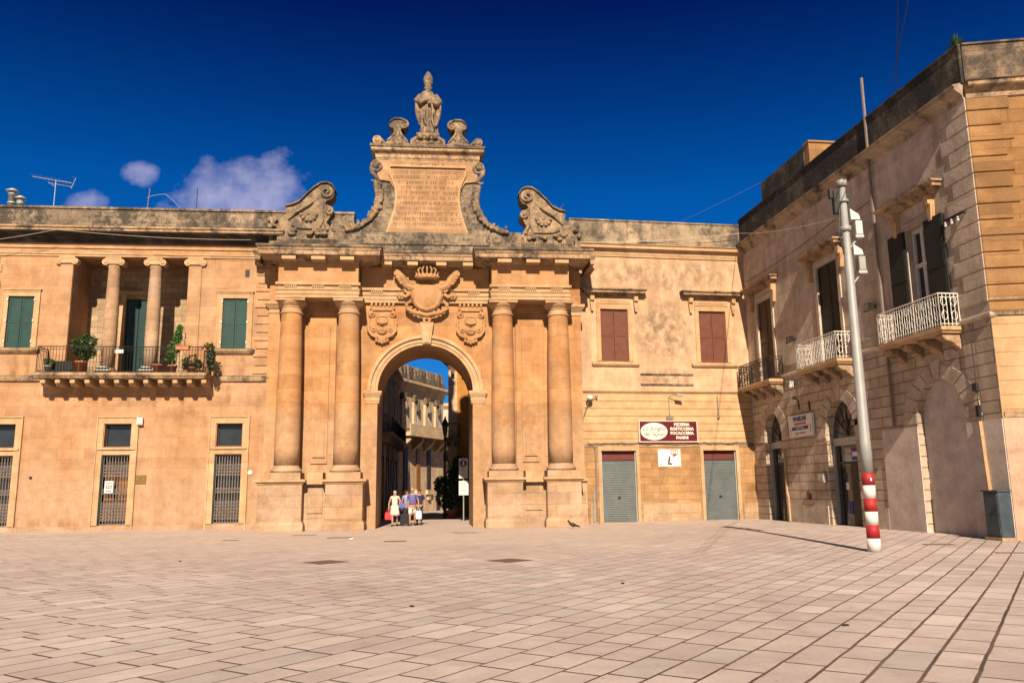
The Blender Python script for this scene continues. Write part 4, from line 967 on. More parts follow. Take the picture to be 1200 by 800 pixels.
for k in range(13):
    z = 6.98+k*.505; L = (1.0 if k % 2 else 1.35)
    b.box(UN-L, UN+.01, -.1, .035, z+.022, z+.49)
obj('side_quoin', b, m_side, CP, bevel=.02)
b = B(ffmap)
b.mould(.05, 9, -.2, 0, [(0, 6.55), (.06, 6.57), (.08, 6.66), (0, 6.70)]); obj('front_string_course', b, m_corn, CP); b = B(ffmap); b.mould(.05, 9, -.2, 0, [(0, 7.02), (.05, 7.04), (.05, 7.10), (0, 7.12)]); obj('front_string_course', b, m_corn, CP); b = B(ffmap); b.box(.05, 9, -.1, .05, 3.55, 3.72)
obj('front_string_course', b, m_corn, CP)
b = B(ffmap); b.box(0, 9, -.1, .03, -.3, 3.55); obj('front_plaster', b, stone('pink_plaster', (.58, .40, .29), (.62, .44, .33), None, streak=.2, bump=.15), CP)
b = B(); b.mould(.1, UN, -.2, 0, [(0, 6.50), (.05, 6.52), (.09, 6.58), (.09, 6.66), (0, 6.70)]); obj('string_course', b, m_side, CP)
for a, c in ((3.85, 6.35), (9.85, 12.5), (16.15, UN)): b = B(); b.box(a, c, -.1, .045, 7.04, 7.10); obj('string_course', b, m_side, CP)
prof = [(0, 13.42), (.06, 13.46), (.10, 13.60), (.14, 13.64), (.30, 13.74), (.34, 13.78), (.34, 13.88), (.40, 13.92), (.10, 14.0)]
b = B(); b.loops([[(0, p, z), (UN+.0, p, z), (UN+.0, -.3, z), (0, -.3, z)] for p, z in prof])
obj('cornice', b, stone('dirty_cornice_stone', (.46, .36, .26), (.56, .44, .33), None, streak=.6, streak_col=(.10, .08, .06), lichen=.45), CP)
b = B(ffmap); b.loops([[(-.0, p, z), (9, p, z), (9, -.3, z), (0, -.3, z)] for p, z in prof]); obj('front_cornice', b, m_corn, CP)
b = B(); b.box(0, UN+.05, -.5, .10, 13.98, 15.24); b.box(0, UN+.05, -.55, .14, 15.24, 15.30); b.box(2.87, 7.2, -1.2, .06, 15.2, 16.25)
obj('parapet', b, m_black, CP)
b = B(); b.box(7.2, 7.62, -1.25, .02, 14.4, 16.30); b.box(7.15, 7.68, -1.3, .06, 16.30, 16.38); obj('chimney', b, m_quoin, CP)
b = B(ffmap); b.box(.02, 9, -.5, .10, 13.98, 15.22); b.box(.02, 9, -.55, .15, 15.22, 15.28); obj('front_parapet', b, stone('brown_lichen_stone', (.22, .16, .11), (.38, .27, .18), (1.2, .6), .7, .2, .8, (.055, .045, .038), lichen=.66, bump=.9, lich_scale=2.6, speck=.6), CP)
b = B(); b.box(.05, UN-.05, -9, -.5, -.2, 13.7); obj('rear_block', b, m_streetd, CP)
b = B()   # plaster skin at the foot of the wall near the corner
b.box(11.2, 13.29, -.02, .03, -.3, 3.60); obj('plaster', b, m_plast, CP); b = B(); b.box(15.75, UN, -.02, .03, -.3, 3.52); obj('plaster', b, m_plast, CP)
b = B(); b.prism(arch_out(13.30, 15.74, 3.66, 5.04, -.3), -.40, -.24); obj('blind_arch', b, m_plast, CP)
for a, c in ((3.5, 6.9), (9.6, 11.18)): b = B(); b.box(a, c, -.02, .04, -.3, .85); obj('dado', b, m_side, CP)
for (u0, u1, zs, zt) in ARCH:
    uc = (u0+u1)/2; r = (u1-u0)/2; b = B(); n = 11
    for k in range(n):
        a0 = pi*k/n+.018; a1 = pi*(k+1)/n-.018; r1 = r+(.75 if k != 5 else 1.05)
        e = (zt-zs)/r
        q = [(uc+r*1.02*cos(a0), zs+e*r*1.02*sin(a0)), (uc+r1*cos(a0), zs+(e*r+.6*(r1-r))*sin(a0)), (uc+r1*cos(a1), zs+(e*r+.6*(r1-r))*sin(a1)), (uc+r*1.02*cos(a1), zs+e*r*1.02*sin(a1))]
        b.prism(q, -.05, .022)
    obj('voussoirs', b, m_side, CP)
def arch_door(u0, u1, zs, zt, kind):
    b = B(); b.box(u0+.02, u1-.02, -.36, -.26, zs-.30, zs); fr_ = obj('arched_door', b, m_grey, CP)
    b = B(); b.prism(arch_out(u0, u1, zs, zt, zs), -.42, -.34); obj('lunette', b, paint('lunette_glass', (.065, .06, .055), .25), fr_)
    b = B(); uc = (u0+u1)/2
    for k in range(7):
        a = pi*(k+.5)/7; b.tube([(uc, -.32, zs+.06), (uc+(u1-u0)*.46*cos(a), -.32, zs+(zt-zs)*.92*sin(a))], .012, 5)
    b.spiral(uc-.2, -.32, zs+.5, .25, .04, 1.3, 0, 1, .018, 20); b.spiral(uc+.2, -.32, zs+.5, .25, .04, 1.3, pi, -1, .018, 20); b.tube([(uc, -.32, zs+.1), (uc, -.32, zs+1.0)], .025, 5); b.ell((uc, -.3, zs+.55), (.14, .03, .2))
    obj('lunette_grille', b, m_iron, fr_)
    for (a, c) in ((u0, u0+.12), (u1-.12, u1)): b = B(); b.box(a, c, -.40, -.24, -.1, zs-.3); obj('jamb', b, m_grey, fr_)
    b = B(); b.box(u0+.12, u1-.12, -.44, -.38, -.1, zs-.30); obj('door_glass', b, m_glass, fr_)
    b = B(); uc2 = u0+(u1-u0)*.50
    b.box(uc2, u1-.14, -.378, -.32, .05, zs-1.05); b.box(u0+.12, u0+.34, -.378, -.33, .05, zs-.32); b.box(u0+.12, u1-.12, -.379, -.325, zs-1.05, zs-.95); obj('door_leaf', b, m_dark, fr_)
    if kind:
        b = B(); b.box(uc2+.10, u1-.22, -.37, -.35, zs-.9, zs-.42); sg = obj('shop_notice', b, m_inkblue, fr_)
        b = B(); b.box(uc2+.16, u1-.28, -.35, -.346, zs-.76, zs-.58); obj('notice_text', b, m_signw, sg)
        b = B(); b.box(u0+.62, u0+.86, -.375, -.36, 1.5, 1.78); obj('sticker', b, m_signw, fr_); b = B(); b.box(u0+.70, u0+1.0, -.375, -.36, .55, 1.05); obj('sticker', b, m_inkblue, fr_)
    else:
        b = B(); b.box(uc2+.05, u1-.2, -.37, -.35, zs-.75, zs-.5); obj('shop_notice', b, m_signw, fr_)
arch_door(*ARCH[0], 0); arch_door(*ARCH[1], 1)
# balcony windows of the side wall
def french(u0, u1, z0, z1, hood, mat, kind):
    b = B(); frame_box(b, u0, u1, 6.62, z1, .20, .05, .24); b.box(u0-.1, u1+.1, -.05, .03, z1+.32, 11.05)
    w = obj('balcony_window', b, m_side, CP)
    b = B(); h0, h1 = hood
    b.mould(h0, h1, -.1, .10, [(0, 11.05), (.05, 11.08), (.10, 11.18), (.24, 11.22), (.24, 11.30), (.32, 11.36), (.32, 11.42), (0, 11.52)]); obj('hood', b, m_corn, w)
    for uc in (u0-.45, u1+.45):
        b = B(); b.prism([(uc-.12, 11.05), (uc+.12, 11.05), (uc+.12, 10.7), (uc+.07, 10.2), (uc-.07, 10.2), (uc-.12, 10.7)], -.02, .16); b.box(uc-.11, uc+.11, 0, .24, 10.75, 11.05); obj('bracket', b, m_trim, w)
    if kind == 'closed':
        shutter_pair(u0+.01, u1-.01, 6.62, z1-.02, -.04, mat, w)
    else:
        b = B(); b.box(u0, u1, -.30, -.26, 6.6, z1); obj('pane', b, m_glass, w)
        b = B(); uc = (u0+u1)/2
        for (a, c) in ((u0+.0, u0+.10), (uc-.08, uc+.08), (u1-.10, u1)): b.box(a, c, -.26, -.18, 6.6, z1)
        for zz in (6.6, 8.95, z1-.14): b.box(u0+.10, uc-.08, -.258, -.182, zz, zz+.14); b.box(uc+.08, u1-.10, -.258, -.182, zz, zz+.14)
        obj('casement', b, m_frame, w)
        for (a, c) in ((u0-.98, u0-.04), (u1+.04, u1+.98)):
            b = B(); b.box(a, c, .06, .12, 6.62, z1); b.box(a+.06, c-.06, .12, .135, 6.75, 8.5); b.box(a+.06, c-.06, .12, .135, 8.6, z1-.1); obj('shutter', b, mat, w)
french(*FW[0], (.70, 3.55), m_brshut, 'closed'); french(*FW[1], (6.75, 9.3), m_dkshut, 'closed'); french(*FW[2], (12.8, 15.55), m_dkshut, 'open')
def scroll_panel(b, A, C, z0, z1):
    L = (C-A).length; d = (C-A)/L; n = max(1, int(L/.30))
    for i in range(n):
        c = A+d*(L*(i+.5)/n)
        for zz in (z0+.33, z0+.78):
            pts = []
            for k in range(9):
                a = k/8*2*pi; pts.append((c.x+d.x*.10*cos(a), c.y+d.y*.10*cos(a), zz+.15*sin(a)))
            b.tube(pts, .012, 4)
def side_balcony(u0, u1, mat, zb=6.52, zr=7.55, dv=.72):
    b = B(); b.mould(u0+.08, u1-.08, 0, dv-.08, [(0, zb-.24), (.03, zb-.22), (.05, zb-.16), (.10, zb-.14), (.10, zb-.02), (0, zb)])
    bl = obj('balcony', b, m_trim, CP)
    n = 4
    for k in range(n):
        uc = u0+.30+(u1-u0-.6)*k/(n-1)
        b = B(); o = [(0, zb-.24), (0, zb-.75), (.16, zb-.62), (.30, zb-.50), (.50, zb-.44), (.62, zb-.34), (.62, zb-.24)]
        b.loops([[(uc-.17, v, z) for v, z in o], [(uc+.17, v, z) for v, z in o]]); obj('bracket', b, m_corn, bl, bevel=.02)
    railing('railing', [(u0+.04, .03), (u0+.04, dv-.02), (u1-.04, dv-.02), (u1-.04, .03)], zb, zr, bl, mat, .125, .012, scroll_panel)
side_balcony(.30, 3.75, m_iron); side_balcony(6.45, 9.75, m_white); side_balcony(12.60, 16.05, m_white)
# fallen-off pipes, boxes and fittings of the wall
cable('drainpipe', 'tall dark drainpipe and mast rising up the shaded wall past its parapet', [(12.10, .10, 3.70), (12.08, .10, 6.4), (12.07, .10, 7.3), (12.08, .12, 11.0), (12.09, .12, 13.5), (12.10, .12, 14.2), (12.12, .12, 16.9)], .055, m_lead, SF, 0, 2)
cable('downpipe', 'pale pipe standing on the blue-grey cabinet against the plastered wall', [(16.46, .08, 3.50), (16.50, .08, 2.4), (16.56, .08, 1.2)], .06, m_trim, SF, 0, 2)
cable('wall_wire', 'thin black wire hanging down the shaded wall above the pale pipe', [(16.42, .06, 6.5), (16.44, .06, 5.2), (16.43, .06, 4.3), (16.45, .06, 3.5)], .015, m_cable, SF, 0, 3)
cable('downpipe', 'short pale pipe at the foot of the wall between the two arched doors', [(3.55, .08, .12), (3.52, .08, 1.2), (3.42, .08, 1.4), (3.40, .08, 3.3)], .05, m_trim, SF, 0, 2)
b = B(); b.box(-.10, .10, 0, .10, -.12, .12); b.box(-.10, .10, 0, .06, -.9, -.55); solo('junction_box', b, m_ink, 'small black junction box high beside the blind arch', 'box', SF, 16.38, 0, 4.55)
b = B(); b.box(-.22, .22, 0, .14, -.18, .18); b.box(-.2, -.04, .14, .16, -.1, .1); b.box(.04, .2, .14, .16, -.1, .1); solo('meter_box', b, m_grey, 'pale meter box left of the arched shop door', 'box', SF, 6.75, .04, 1.98)
b = B(); b.box(-.13, .13, 0, .06, -.18, .18); b.box(-.09, .09, .06, .075, -.13, .13); solo('letter_box', b, paint('rust', (.10, .045, .03), .7), 'small rusty hatch low on the wall between the two arched doors', 'hatch', SF, 5.35, .0, 1.27)
floodlight('black floodlight on the wall left of the nearest white balcony', SF, 11.45, 0, 8.15, m_iron)
floodlight('black floodlight on the wall between the black and the far white balcony', SF, 5.10, 0, 8.1, m_iron)
floodlight('pale floodlight under the string course right of the black balcony', SF, 4.9, .08, 6.1, m_frame)
floodlight('small dark floodlight beside the arched shop door, behind the striped pole', SF, 9.75, 0, 4.05, m_iron, s=.8)
t = thing('insulator_bracket', 'rusty iron bracket with white insulators right of the open dark shutters', 'bracket', SF, 16.37, 0, 9.95)
b = B(); b.box(-.5, .5, .1, .16, -.03, .03); b.box(-.45, -.40, 0, .1, -.03, .03); b.box(.40, .45, 0, .1, -.03, .03); obj('arm', b, m_iron, t)
for u in (-.4, -.1, .2): b = B(); b.lathe(u, .13, [(.03, -.22), (.06, -.2), (.04, -.13), (.06, -.1), (.02, -.03)], 8); obj('insulator', b, m_frame, t)
# white shop sign on the shaded wall
WS = thing('wall_sign', 'white square shop sign on the shaded wall between the two arched doors', 'sign', SF, 5.22, 0, 3.78)
b = B(); b.box(-1.08, 1.08, .02, .14, 0, .94); obj('board', b, m_signw, WS, bevel=.01)
link('lettering', text_mesh('lettering', 'PENSILINE', .27, m_inkblue, 0, .003, bold=.012), WS, (-.02, -.145, .76))
link('lettering', text_mesh('lettering', 'GASTRONOMIA', .15, m_inkred, 0, .003, bold=.006), WS, (0, -.145, .55))
b = B(); b.prism([(-.80, .29), (-.74, .44), (.74, .44), (.70, .29)], .14, .146); bn = obj('banner', b, m_inkblue, WS)
link('lettering', text_mesh('lettering', 'ALIMENTARI', .13, m_signw, 0, .003), bn, (-.02, -.15, .365))
link('lettering', text_mesh('lettering', 'VINI  E  FORMAGGI', .11, m_inkred, 0, .003), WS, (0, -.145, .14))
b = B(); b.box(-.93, -.90, .14, .145, .1, .4); b.box(.90, .94, .14, .145, .15, .5); obj('side_marks', b, m_ink, WS)
t = thing('sign_light', 'thin iron lamp bracket above the white square shop sign', 'lamp', SF, 5.2, 0, 4.95)
b = B(); b.tube([(-.2, .02, 0), (-.2, .05, .45), (-.05, .25, .55)], .025, 6); b.tube([(.75, .02, -.1), (.75, .04, .3)], .03, 6); obj('bracket', b, m_iron, t); b = B(); b.ell((-.02, .3, .5), (.12, .1, .08)); obj('lamp_head', b, m_lead, t)
# utility cabinet
UC = thing('utility_cabinet', 'blue-grey utility cabinet on a plinth at the corner of the plastered wall', 'cabinet', SF, 17.0, .03, .05)
b = B(); b.box(-.32, .30, 0, .40, .10, 1.38); obj('body', b, m_box, UC, bevel=.015)
b = B(); b.box(-.28, .26, .40, .42, .16, .72); b.box(-.28, .26, .40, .42, .74, 1.32); obj('door', b, m_box, UC)
b = B(); b.box(-.34, .33, 0, .44, 1.38, 1.43); obj('lid', b, m_box, UC)
b = B(); b.box(-.35, .36, 0, .46, -.1, .10); obj('plinth', b, m_ped, UC)
b = B(); b.box(.18, .22, .42, .45, .85, 1.0); obj('handle', b, m_iron, UC)
# ------------------------------------------------------------------ the street seen through the arch
def house(name, label, fr, L, D, H, mat, roof=True):
    t = thing(name, label, 'building', fr)
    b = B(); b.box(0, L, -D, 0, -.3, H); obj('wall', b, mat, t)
    return t
H1 = Frame(-7.62, 42.3, radians(93.5))
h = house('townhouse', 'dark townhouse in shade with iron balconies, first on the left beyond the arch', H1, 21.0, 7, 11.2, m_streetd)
for (a, c) in ((1.0, 2.1), (4.6, 5.7), (8.2, 9.4), (11.8, 13.0), (15.4, 16.6), (18.6, 19.8)):
    b = B(); b.box(a, c, -.05, .06, 6.2, 8.8); w = obj('window', b, m_dkshut, h)
    b = B(); b.box(a-.2, c+.2, 0, .25, 8.9, 9.05); b.box(a-.14, a-.02, 0, .10, 6.1, 8.9); b.box(c+.02, c+.14, 0, .10, 6.1, 8.9); obj('frame', b, m_street, w)
    b = B(); b.box(a, c, -.05, .06, .1, 3.6); b.box(a-.2, a-.02, 0, .12, 0, 3.8); b.box(c+.02, c+.2, 0, .12, 0, 3.8); obj('door', b, m_dark, h)
b = B(); b.box(7.5, 20.5, .0, .75, 5.0, 5.2)
for u in (7.8, 10.4, 13.1, 15.8, 18.4, 20.0): b.box(u, u+.25, 0, .6, 4.6, 5.0)
bl = obj('balcony', b, m_streetd, h); railing('railing', [(7.55, .05), (7.55, .7), (20.45, .7), (20.45, .05)], 5.2, 6.2, bl, m_iron, .16)
b = B()
for u in (3.2, 7.0, 10.5, 14.0, 17.6, 20.5): b = B(); b.box(u, u+.35, 0, .12, 0, 9.6); obj('pilaster', b, m_street, h)
b = B(); b.mould(0, 21.0, -.3, 0, [(0, 9.7), (.2, 9.9), (.45, 10.0), (.45, 10.2), (0, 10.3)]); obj('cornice', b, m_corn, h)
H2 = Frame(-8.85, 64.0, radians(71))
h = house('street_palace', 'sunlit palace with pilasters and a bracketed balcony, seen through the arch', H2, 9.8, 6, 8.3, m_street); h.scale = (.86, 1.15, 1.235)
b = B(); b.mould(0, 9.8, -.3, 0, [(0, 7.6), (.08, 7.7), (.08, 7.95), (.35, 8.1), (.45, 8.2), (.45, 8.35), (0, 8.4)]); obj('cornice', b, m_street, h)
b = B(); b.box(0, 9.8, -.4, .15, 8.35, 8.8)
for k in range(14): b.box(.1+k*.7, .45+k*.7, -.3, .10, 8.8, 9.25); b.ell((.27+k*.7, -.1, 9.25), (.2, .2, .2), 7, 5)
obj('parapet', b, m_weath, h)
for u in (.15, 2.6, 5.1, 7.5):
    b = B(); b.box(u, u+.5, -.1, .16, 5.2, 7.3); p = obj('pilaster', b, m_street, h)
    b = B(); b.box(u-.08, u+.58, 0, .28, 7.1, 7.5); b.box(u+.55, u+.72, 0, .35, 6.5, 7.2); obj('capital', b, m_weath, p)
for u in (1.0, 3.5, 6.0, 8.3):
    b = B(); b.box(u+.1, u+1.1, -.05, .05, 5.3, 7.0); obj('blind', b, m_cream, h)
b = B(); b.box(-.1, 9.9, 0, .95, 4.75, 5.0); bl = obj('balcony', b, m_street, h)
for u in (.2, 2.65, 5.15, 7.55, 9.2):
    b = B(); b.loops([[(u, v, z) for v, z in ((0, 4.75), (0, 3.9), (.3, 4.1), (.8, 4.5), (.8, 4.75))], [(u+.4, v, z) for v, z in ((0, 4.75), (0, 3.9), (.3, 4.1), (.8, 4.5), (.8, 4.75))]]); obj('bracket', b, m_street, bl)
b = B(); b.box(-.1, 9.9, .85, .92, 5.0, 5.5); obj('parapet', b, m_street, bl)
for u, mt in ((.9, m_dark), (3.5, m_woodp), (5.9, m_dark)):
    b = B(); b.box(u, u+.75, -.05, .08, 1.4, 4.1); w = obj('window', b, mt, h); b = B(); b.box(u-.2, u+.95, 0, .2, 1.1, 1.4); b.box(u+.1, u+.65, 0, .14, .75, 1.1); obj('sill', b, m_street, w)
b = B(); b.box(8.2, 8.9, -.05, .06, 0, 1.3); obj('door', b, m_dark, h)
H3 = Frame(-4.22, 54.0, radians(2))
h = house('orange_house', 'orange plastered house with a bracketed cornice, beyond the right side of the arch', H3, 7.5, 9, 10.6, m_orange)
b = B(); b.box(-.03, .55, -.1, .08, 0, 9.4); obj('pilaster', b, m_street, h)
b = B(); b.mould(-.03, 7.5, -.3, .05, [(0, 9.6), (.1, 9.8), (.45, 10.1), (.5, 10.3), (.5, 10.6), (0, 10.7)]); obj('cornice', b, m_weath, h)
for u in (.15, .85, 1.6): b = B(); b.box(u, u+.22, 0, .45, 9.2, 9.7); obj('bracket', b, m_weath, h)
b = B(); b.box(-.3, .75, 0, .7, 4.85, 5.05); b.box(-.1, .1, 0, .5, 4.5, 4.85); b.box(.4, .6, 0, .5, 4.5, 4.85); bl = obj('balcony', b, m_weath, h); railing('railing', [(-.25, .05), (-.25, .65), (.7, .65), (.7, .05)], 5.05, 5.95, bl, m_iron, .14)
b = B(); b.box(1.7, 2.6, -.05, .05, 0, 2.6); obj('door', b, m_dark, h)
H4 = Frame(-8.3, 80, radians(0))
h = house('cream_house', 'small cream house with a cornice at the far end of the street', H4, 2.9, 6, 9.6, m_cream)
b = B(); b.mould(0, 2.9, -.3, 0, [(0, 9.4), (.15, 9.6), (.3, 9.75), (.3, 9.95), (0, 10.05)]); b.mould(0, 2.9, -.3, 0, [(0, 6.4), (.2, 6.5), (.2, 6.7), (0, 6.8)]); obj('cornice', b, m_street, h)
b = B(); b.box(-.1, 3.0, -.3, .12, -.2, 6.4); obj('ground_storey', b, m_street, h)
b = B(); b.prism(arch_out(1.1, 2.2, 5.3, 5.9, 4.4), .0, .15); w = obj('window', b, m_glass, h); b = B(); b.arcband(1.65, 5.3, .56, .8, 0, pi, .1, .3); b.box(.9, 2.4, .1, .35, 4.2, 4.4); obj('frame', b, m_street, w)
b = B(); b.box(1.2, 2.0, .05, .14, 0, 3.0); b.box(.2, .6, .05, .14, 2.0, 3.8); obj('door', b, m_dark, h)
H5 = Frame(-6.2, 96, radians(-4))
house('far_house', 'distant stone house closing the end of the street', H5, 9, 6, 8.0, m_street)
H6 = Frame(-16.5, 90, radians(4))
house('far_house', 'distant pale house glimpsed between the sunlit palace and the cream house', H6, 9, 6, 7.2, m_street)
t = thing('street_lamp', 'black wrought iron lantern on a post beyond the arch, before the orange house', 'street lamp', PLAIN, -4.16, -50.4, 0)
b = B(); b.lathe(0, 0, [(.10, 0), (.10, .8), (.06, .9), (.05, 4.6), (.08, 4.8), (.05, 4.95)], 10); obj('post', b, m_iron, t)
b = B(); b.loops([[(r*cos(pi/4+k*pi/2), r*sin(pi/4+k*pi/2), z) for k in range(4)] for r, z in ((.14, 4.95), (.26, 5.6), (.32, 5.62), (.10, 5.95), (.03, 6.15))]); obj('lantern', b, m_iron, t)
t = thing('parking_sign', 'white no stopping sign with a purple roundel on a post inside the arch', 'sign', PLAIN, -2.74, -45.5, 0)
b = B(); b.tube([(0, 0, 0), (0, 0, 3.45)], .035, 8); obj('post', b, m_grey, t)
b = B(); b.box(-.25, .23, .04, .06, 2.30, 3.37); p = obj('panel', b, m_signw, t)
b = B(); b.disc(-.01, 3.10, .20, .06, .066, 20); rd = obj('roundel', b, paint('purple_roundel', (.10, .02, .13), .5), p)
b = B(); b.prism([(-.08, 2.98), (-.03, 2.98), (-.01, 3.05), (.01, 2.98), (.06, 2.98), (.01, 3.24), (-.03, 3.24)], .066, .070); obj('arrow', b, m_signw, rd)
b = B()
for z in (2.78, 2.66, 2.54, 2.42): b.box(-.17, .15, .06, .064, z, z+.045)
obj('text_lines', b, m_grey, p)
b = B(); b.box(-.25, .27, .04, .06, 1.40, 2.16); p = obj('lower_panel', b, m_signw, t)
b = B()
for z in (1.95, 1.83, 1.71, 1.59): b.box(-.15, .17, .06, .064, z, z+.05)
obj('text_lines', b, m_grey, p)

# ------------------------------------------------------------------ plants
def leaves(b, c, r, n, size, seed=0, shape=None):
    rd = random.Random(seed)
    for i in range(n):
        while True:
            p = Vector((rd.uniform(-1, 1), rd.uniform(-1, 1), rd.uniform(-1, 1)))
            if p.length <= 1: break
        if rd.random() < .6: p = p.normalized()*rd.uniform(.6, 1.02)
        x = Vector((c[0]+p.x*r[0], c[1]+p.y*r[1], c[2]+p.z*r[2]))
        d = Vector((rd.gauss(0, 1), rd.gauss(0, 1), rd.gauss(.2, .8))).normalized(); e = d.cross(Vector((rd.gauss(0, 1), rd.gauss(0, 1), rd.gauss(0, 1)))).normalized()
        s = size*rd.uniform(.6, 1.3)
        b.quad(tuple(x-d*s), tuple(x+e*s*.42), tuple(x+d*s), tuple(x-e*s*.42))
def pot(b, r, h): b.lathe(0, 0, [(r*.7, 0), (r*.95, h*.85), (r*1.08, h*.86), (r*1.08, h), (r*.9, h), (r*.88, h*.9)], 14)
def potted(name, label, fr, u, v, z, pr, ph, clumps, lm, n, ls, pm=None, group=None):
    t = thing(name, label, 'potted plant', fr, u, v, z, group='potted plants on the balcony' if fr is GF else None)
    b = B(); pot(b, pr, ph); obj('pot', b, pm or m_terra, t, True)
    b = B()
    for k, (c, r) in enumerate(clumps): b.tube([(0, 0, ph*.9), (c[0]*.5, c[1]*.5, ph+(c[2]-ph)*.5), c], [.03, .02, .008], 5)
    obj('stem', b, m_bark, t)
    b = B()
    for k, (c, r) in enumerate(clumps): leaves(b, c, r, n, ls, k+int(u*10))
    obj('foliage', b, lm, t)
    return t
potted('shrub', 'dark bushy shrub in a pot under the parking sign beyond the arch', PLAIN, -3.75, -50.3, 0, .35, .5, [((-.3, 0, 1.2), (.7, .5, .6)), ((.3, 0, 1.5), (.7, .5, .8)), ((-.6, 0, 2.0), (.5, .4, .5)), ((.25, 0, 2.6), (.55, .4, .6)), ((.4, 0, 3.3), (.35, .3, .4))], m_leafd, 420, .13)
potted('potted_shrub', 'dark green bushy plant in a tall terracotta pot between the balcony\'s left pilaster and column', GF, -15.15, .62, 6.93, .24, .52, [((.0, 0, 1.0), (.38, .3, .38)), ((.2, 0, 1.45), (.40, .3, .36)), ((-.2, 0, 1.3), (.3, .25, .35)), ((.3, 0, .9), (.3, .3, .3))], m_leaf, 260, .085)
potted('climbing_plant', 'bright green climbing plant in a pot beside the right pilaster of the balcony', GF, -11.25, .55, 6.93, .20, .36, [((-.1, 0, .7), (.26, .2, .36)), ((.0, -.05, 1.2), (.28, .2, .36)), ((.12, -.1, 1.7), (.20, .16, .32)), ((.18, -.1, 2.05), (.12, .1, .2))], m_leafb, 210, .085)
potted('potted_plant', 'low leafy plant in a terracotta pot right of the second balcony column', GF, -11.85, .70, 6.93, .20, .38, [((0, 0, .5), (.18, .18, .14))], m_leafd, 70, .06)
potted('potted_plant', 'scruffy dark plant in a small pot at the right end of the balcony', GF, -10.35, .70, 6.93, .16, .25, [((0, 0, .55), (.34, .25, .34)), ((.25, 0, .4), (.2, .2, .2)), ((-.3, 0, .45), (.2, .2, .25))], m_leafd, 130, .07)
potted('potted_plant', 'small round dark plant in a grey pot at the left end of the balcony', GF, -16.45, .75, 6.93, .17, .30, [((0, 0, .46), (.26, .24, .18))], m_leafd, 150, .06, m_grey)
# bush and iron holder on the railing's right corner
t = thing('hanging_plant', 'dark trailing plant in a holder hanging on the right corner of the balcony railing', 'potted plant', GF, -9.62, .95, 7.0)
b = B(); b.box(-.18, .18, -.12, .12, .90, 1.05); obj('trough', b, m_terra, t)
b = B(); leaves(b, (0, 0, 1.05), (.28, .22, .2), 140, .08, 5); leaves(b, (.12, .05, .6), (.20, .2, .45), 260, .08, 6); leaves(b, (.15, .05, .2), (.15, .15, .25), 90, .07, 7); obj('foliage', b, m_leafd, t)
b = B(); b.box(-.28, .28, -.10, .10, 0, .16); b.box(-.30, .30, -.12, .12, .16, .19); solo('flower_box', b, m_terra, 'empty terracotta flower box on the balcony railing before the right pilaster', 'flower box', GF, -10.72, 1.03, 7.92)
b = B(); b.box(-.42, .42, -.2, .2, 0, .12); b.box(-.42, .42, -.03, .03, .12, .55); b.box(-.38, -.32, -.2, .2, .12, .3); solo('bench', b, m_iron, 'low dark bench on the balcony before the left pilaster', 'bench', GF, -15.95, .55, 6.93)
for (u, lb) in ((-14.33, 'striped cushion leaning before the left balcony column'), (-12.48, 'striped cushion leaning before the right balcony column')):
    t = thing('cushion', lb, 'cushion', GF, u+.02, .35, 6.93, group='striped cushions at the balcony columns')
    for k in range(5):
        b = B(); w = .36-.03*k*k*.35
        b.box(-w, w, -.08, .08, .07*k, .07*k+.066); obj('stripe', b, m_frame if k % 2 == 0 else m_ink, t, bevel=.02)
b = B(); b.box(-.18, .18, 0, .03, 0, .18); b.ell((0, .02, .09), (.12, .02, .06)); solo('wall_plate', b, m_signw, 'small white plate between the two balcony columns', 'plate', GF, -13.6, .5, 7.85)
t = thing('agave', 'spiky green agave growing on the corner parapet at the top right', 'plant', SF, 17.0, -.15, 15.28)
b = B(); rd = random.Random(4)
for k in range(26):
    a = k*2.4; el = rd.uniform(.25, 1.3); L = rd.uniform(.35, .62)
    d = Vector((cos(a)*cos(el), sin(a)*cos(el), sin(el))); s_ = Vector((-sin(a), cos(a), 0))*.035
    b.face([b.V(*(d*.02-s_)), b.V(*(d*.02+s_)), b.V(*(d*L*.5+s_*1.2)), b.V(*(d*L)), b.V(*(d*L*.5-s_*1.2))])
obj('foliage', b, m_leaf, t)
t = thing('weed', 'dry weeds sprouting from the right great scroll of the gate', 'plant', GF, 6.35, .1, 14.9)
b = B()
for k in range(14): b.tube([(rd.uniform(-.1, .1), 0, 0), (rd.uniform(-.25, .35), rd.uniform(-.1, .1), rd.uniform(.2, .55))], [.012, .006], 4)
obj('stems', b, m_bark, t)

# ------------------------------------------------------------------ roof gear
def tv_antenna(label, fr, u, v, z, h, mat, boom):
    t = thing('antenna', label, 'antenna', fr, u, v, z, group='aerials and masts on the roofs')
    b = B(); b.tube([(0, 0, 0), (0, 0, h)], .022, 6); obj('mast', b, mat, t)
    if boom:
        b = B(); b.tube([(-1.15, 0, h+.18), (.75, 0, h-.12)], .015, 6); b.tube([(-.35, 0, h-.14), (.8, 0, h-.32)], .013, 5)
        for k in range(11):
            x = -1.1+k*.17; zz = h+.18-(x+1.15)*.158; b.tube([(x, -.35, zz), (x, .35, zz)], .008, 4)
        b.tube([(.75, 0, h-.42), (.95, 0, h+.16)], .014, 5); b.tube([(.75, -.3, h-.15), (.95, .3, h+.1)], .012, 4); b.tube([(0, 0, h-.35), (-.35, 0, h-.1)], .012, 4)
        obj('aerial', b, mat, t)
    return t
tv_antenna('white television aerial on a mast above the left palace', GF, -18.55, -3, 13.3, 3.9, m_grey, True)
tv_antenna('thin leaning mast in the middle of the left palace roof', GF, -14.2, -3, 13.3, 3.6, m_lead, False).rotation_euler.y = .06
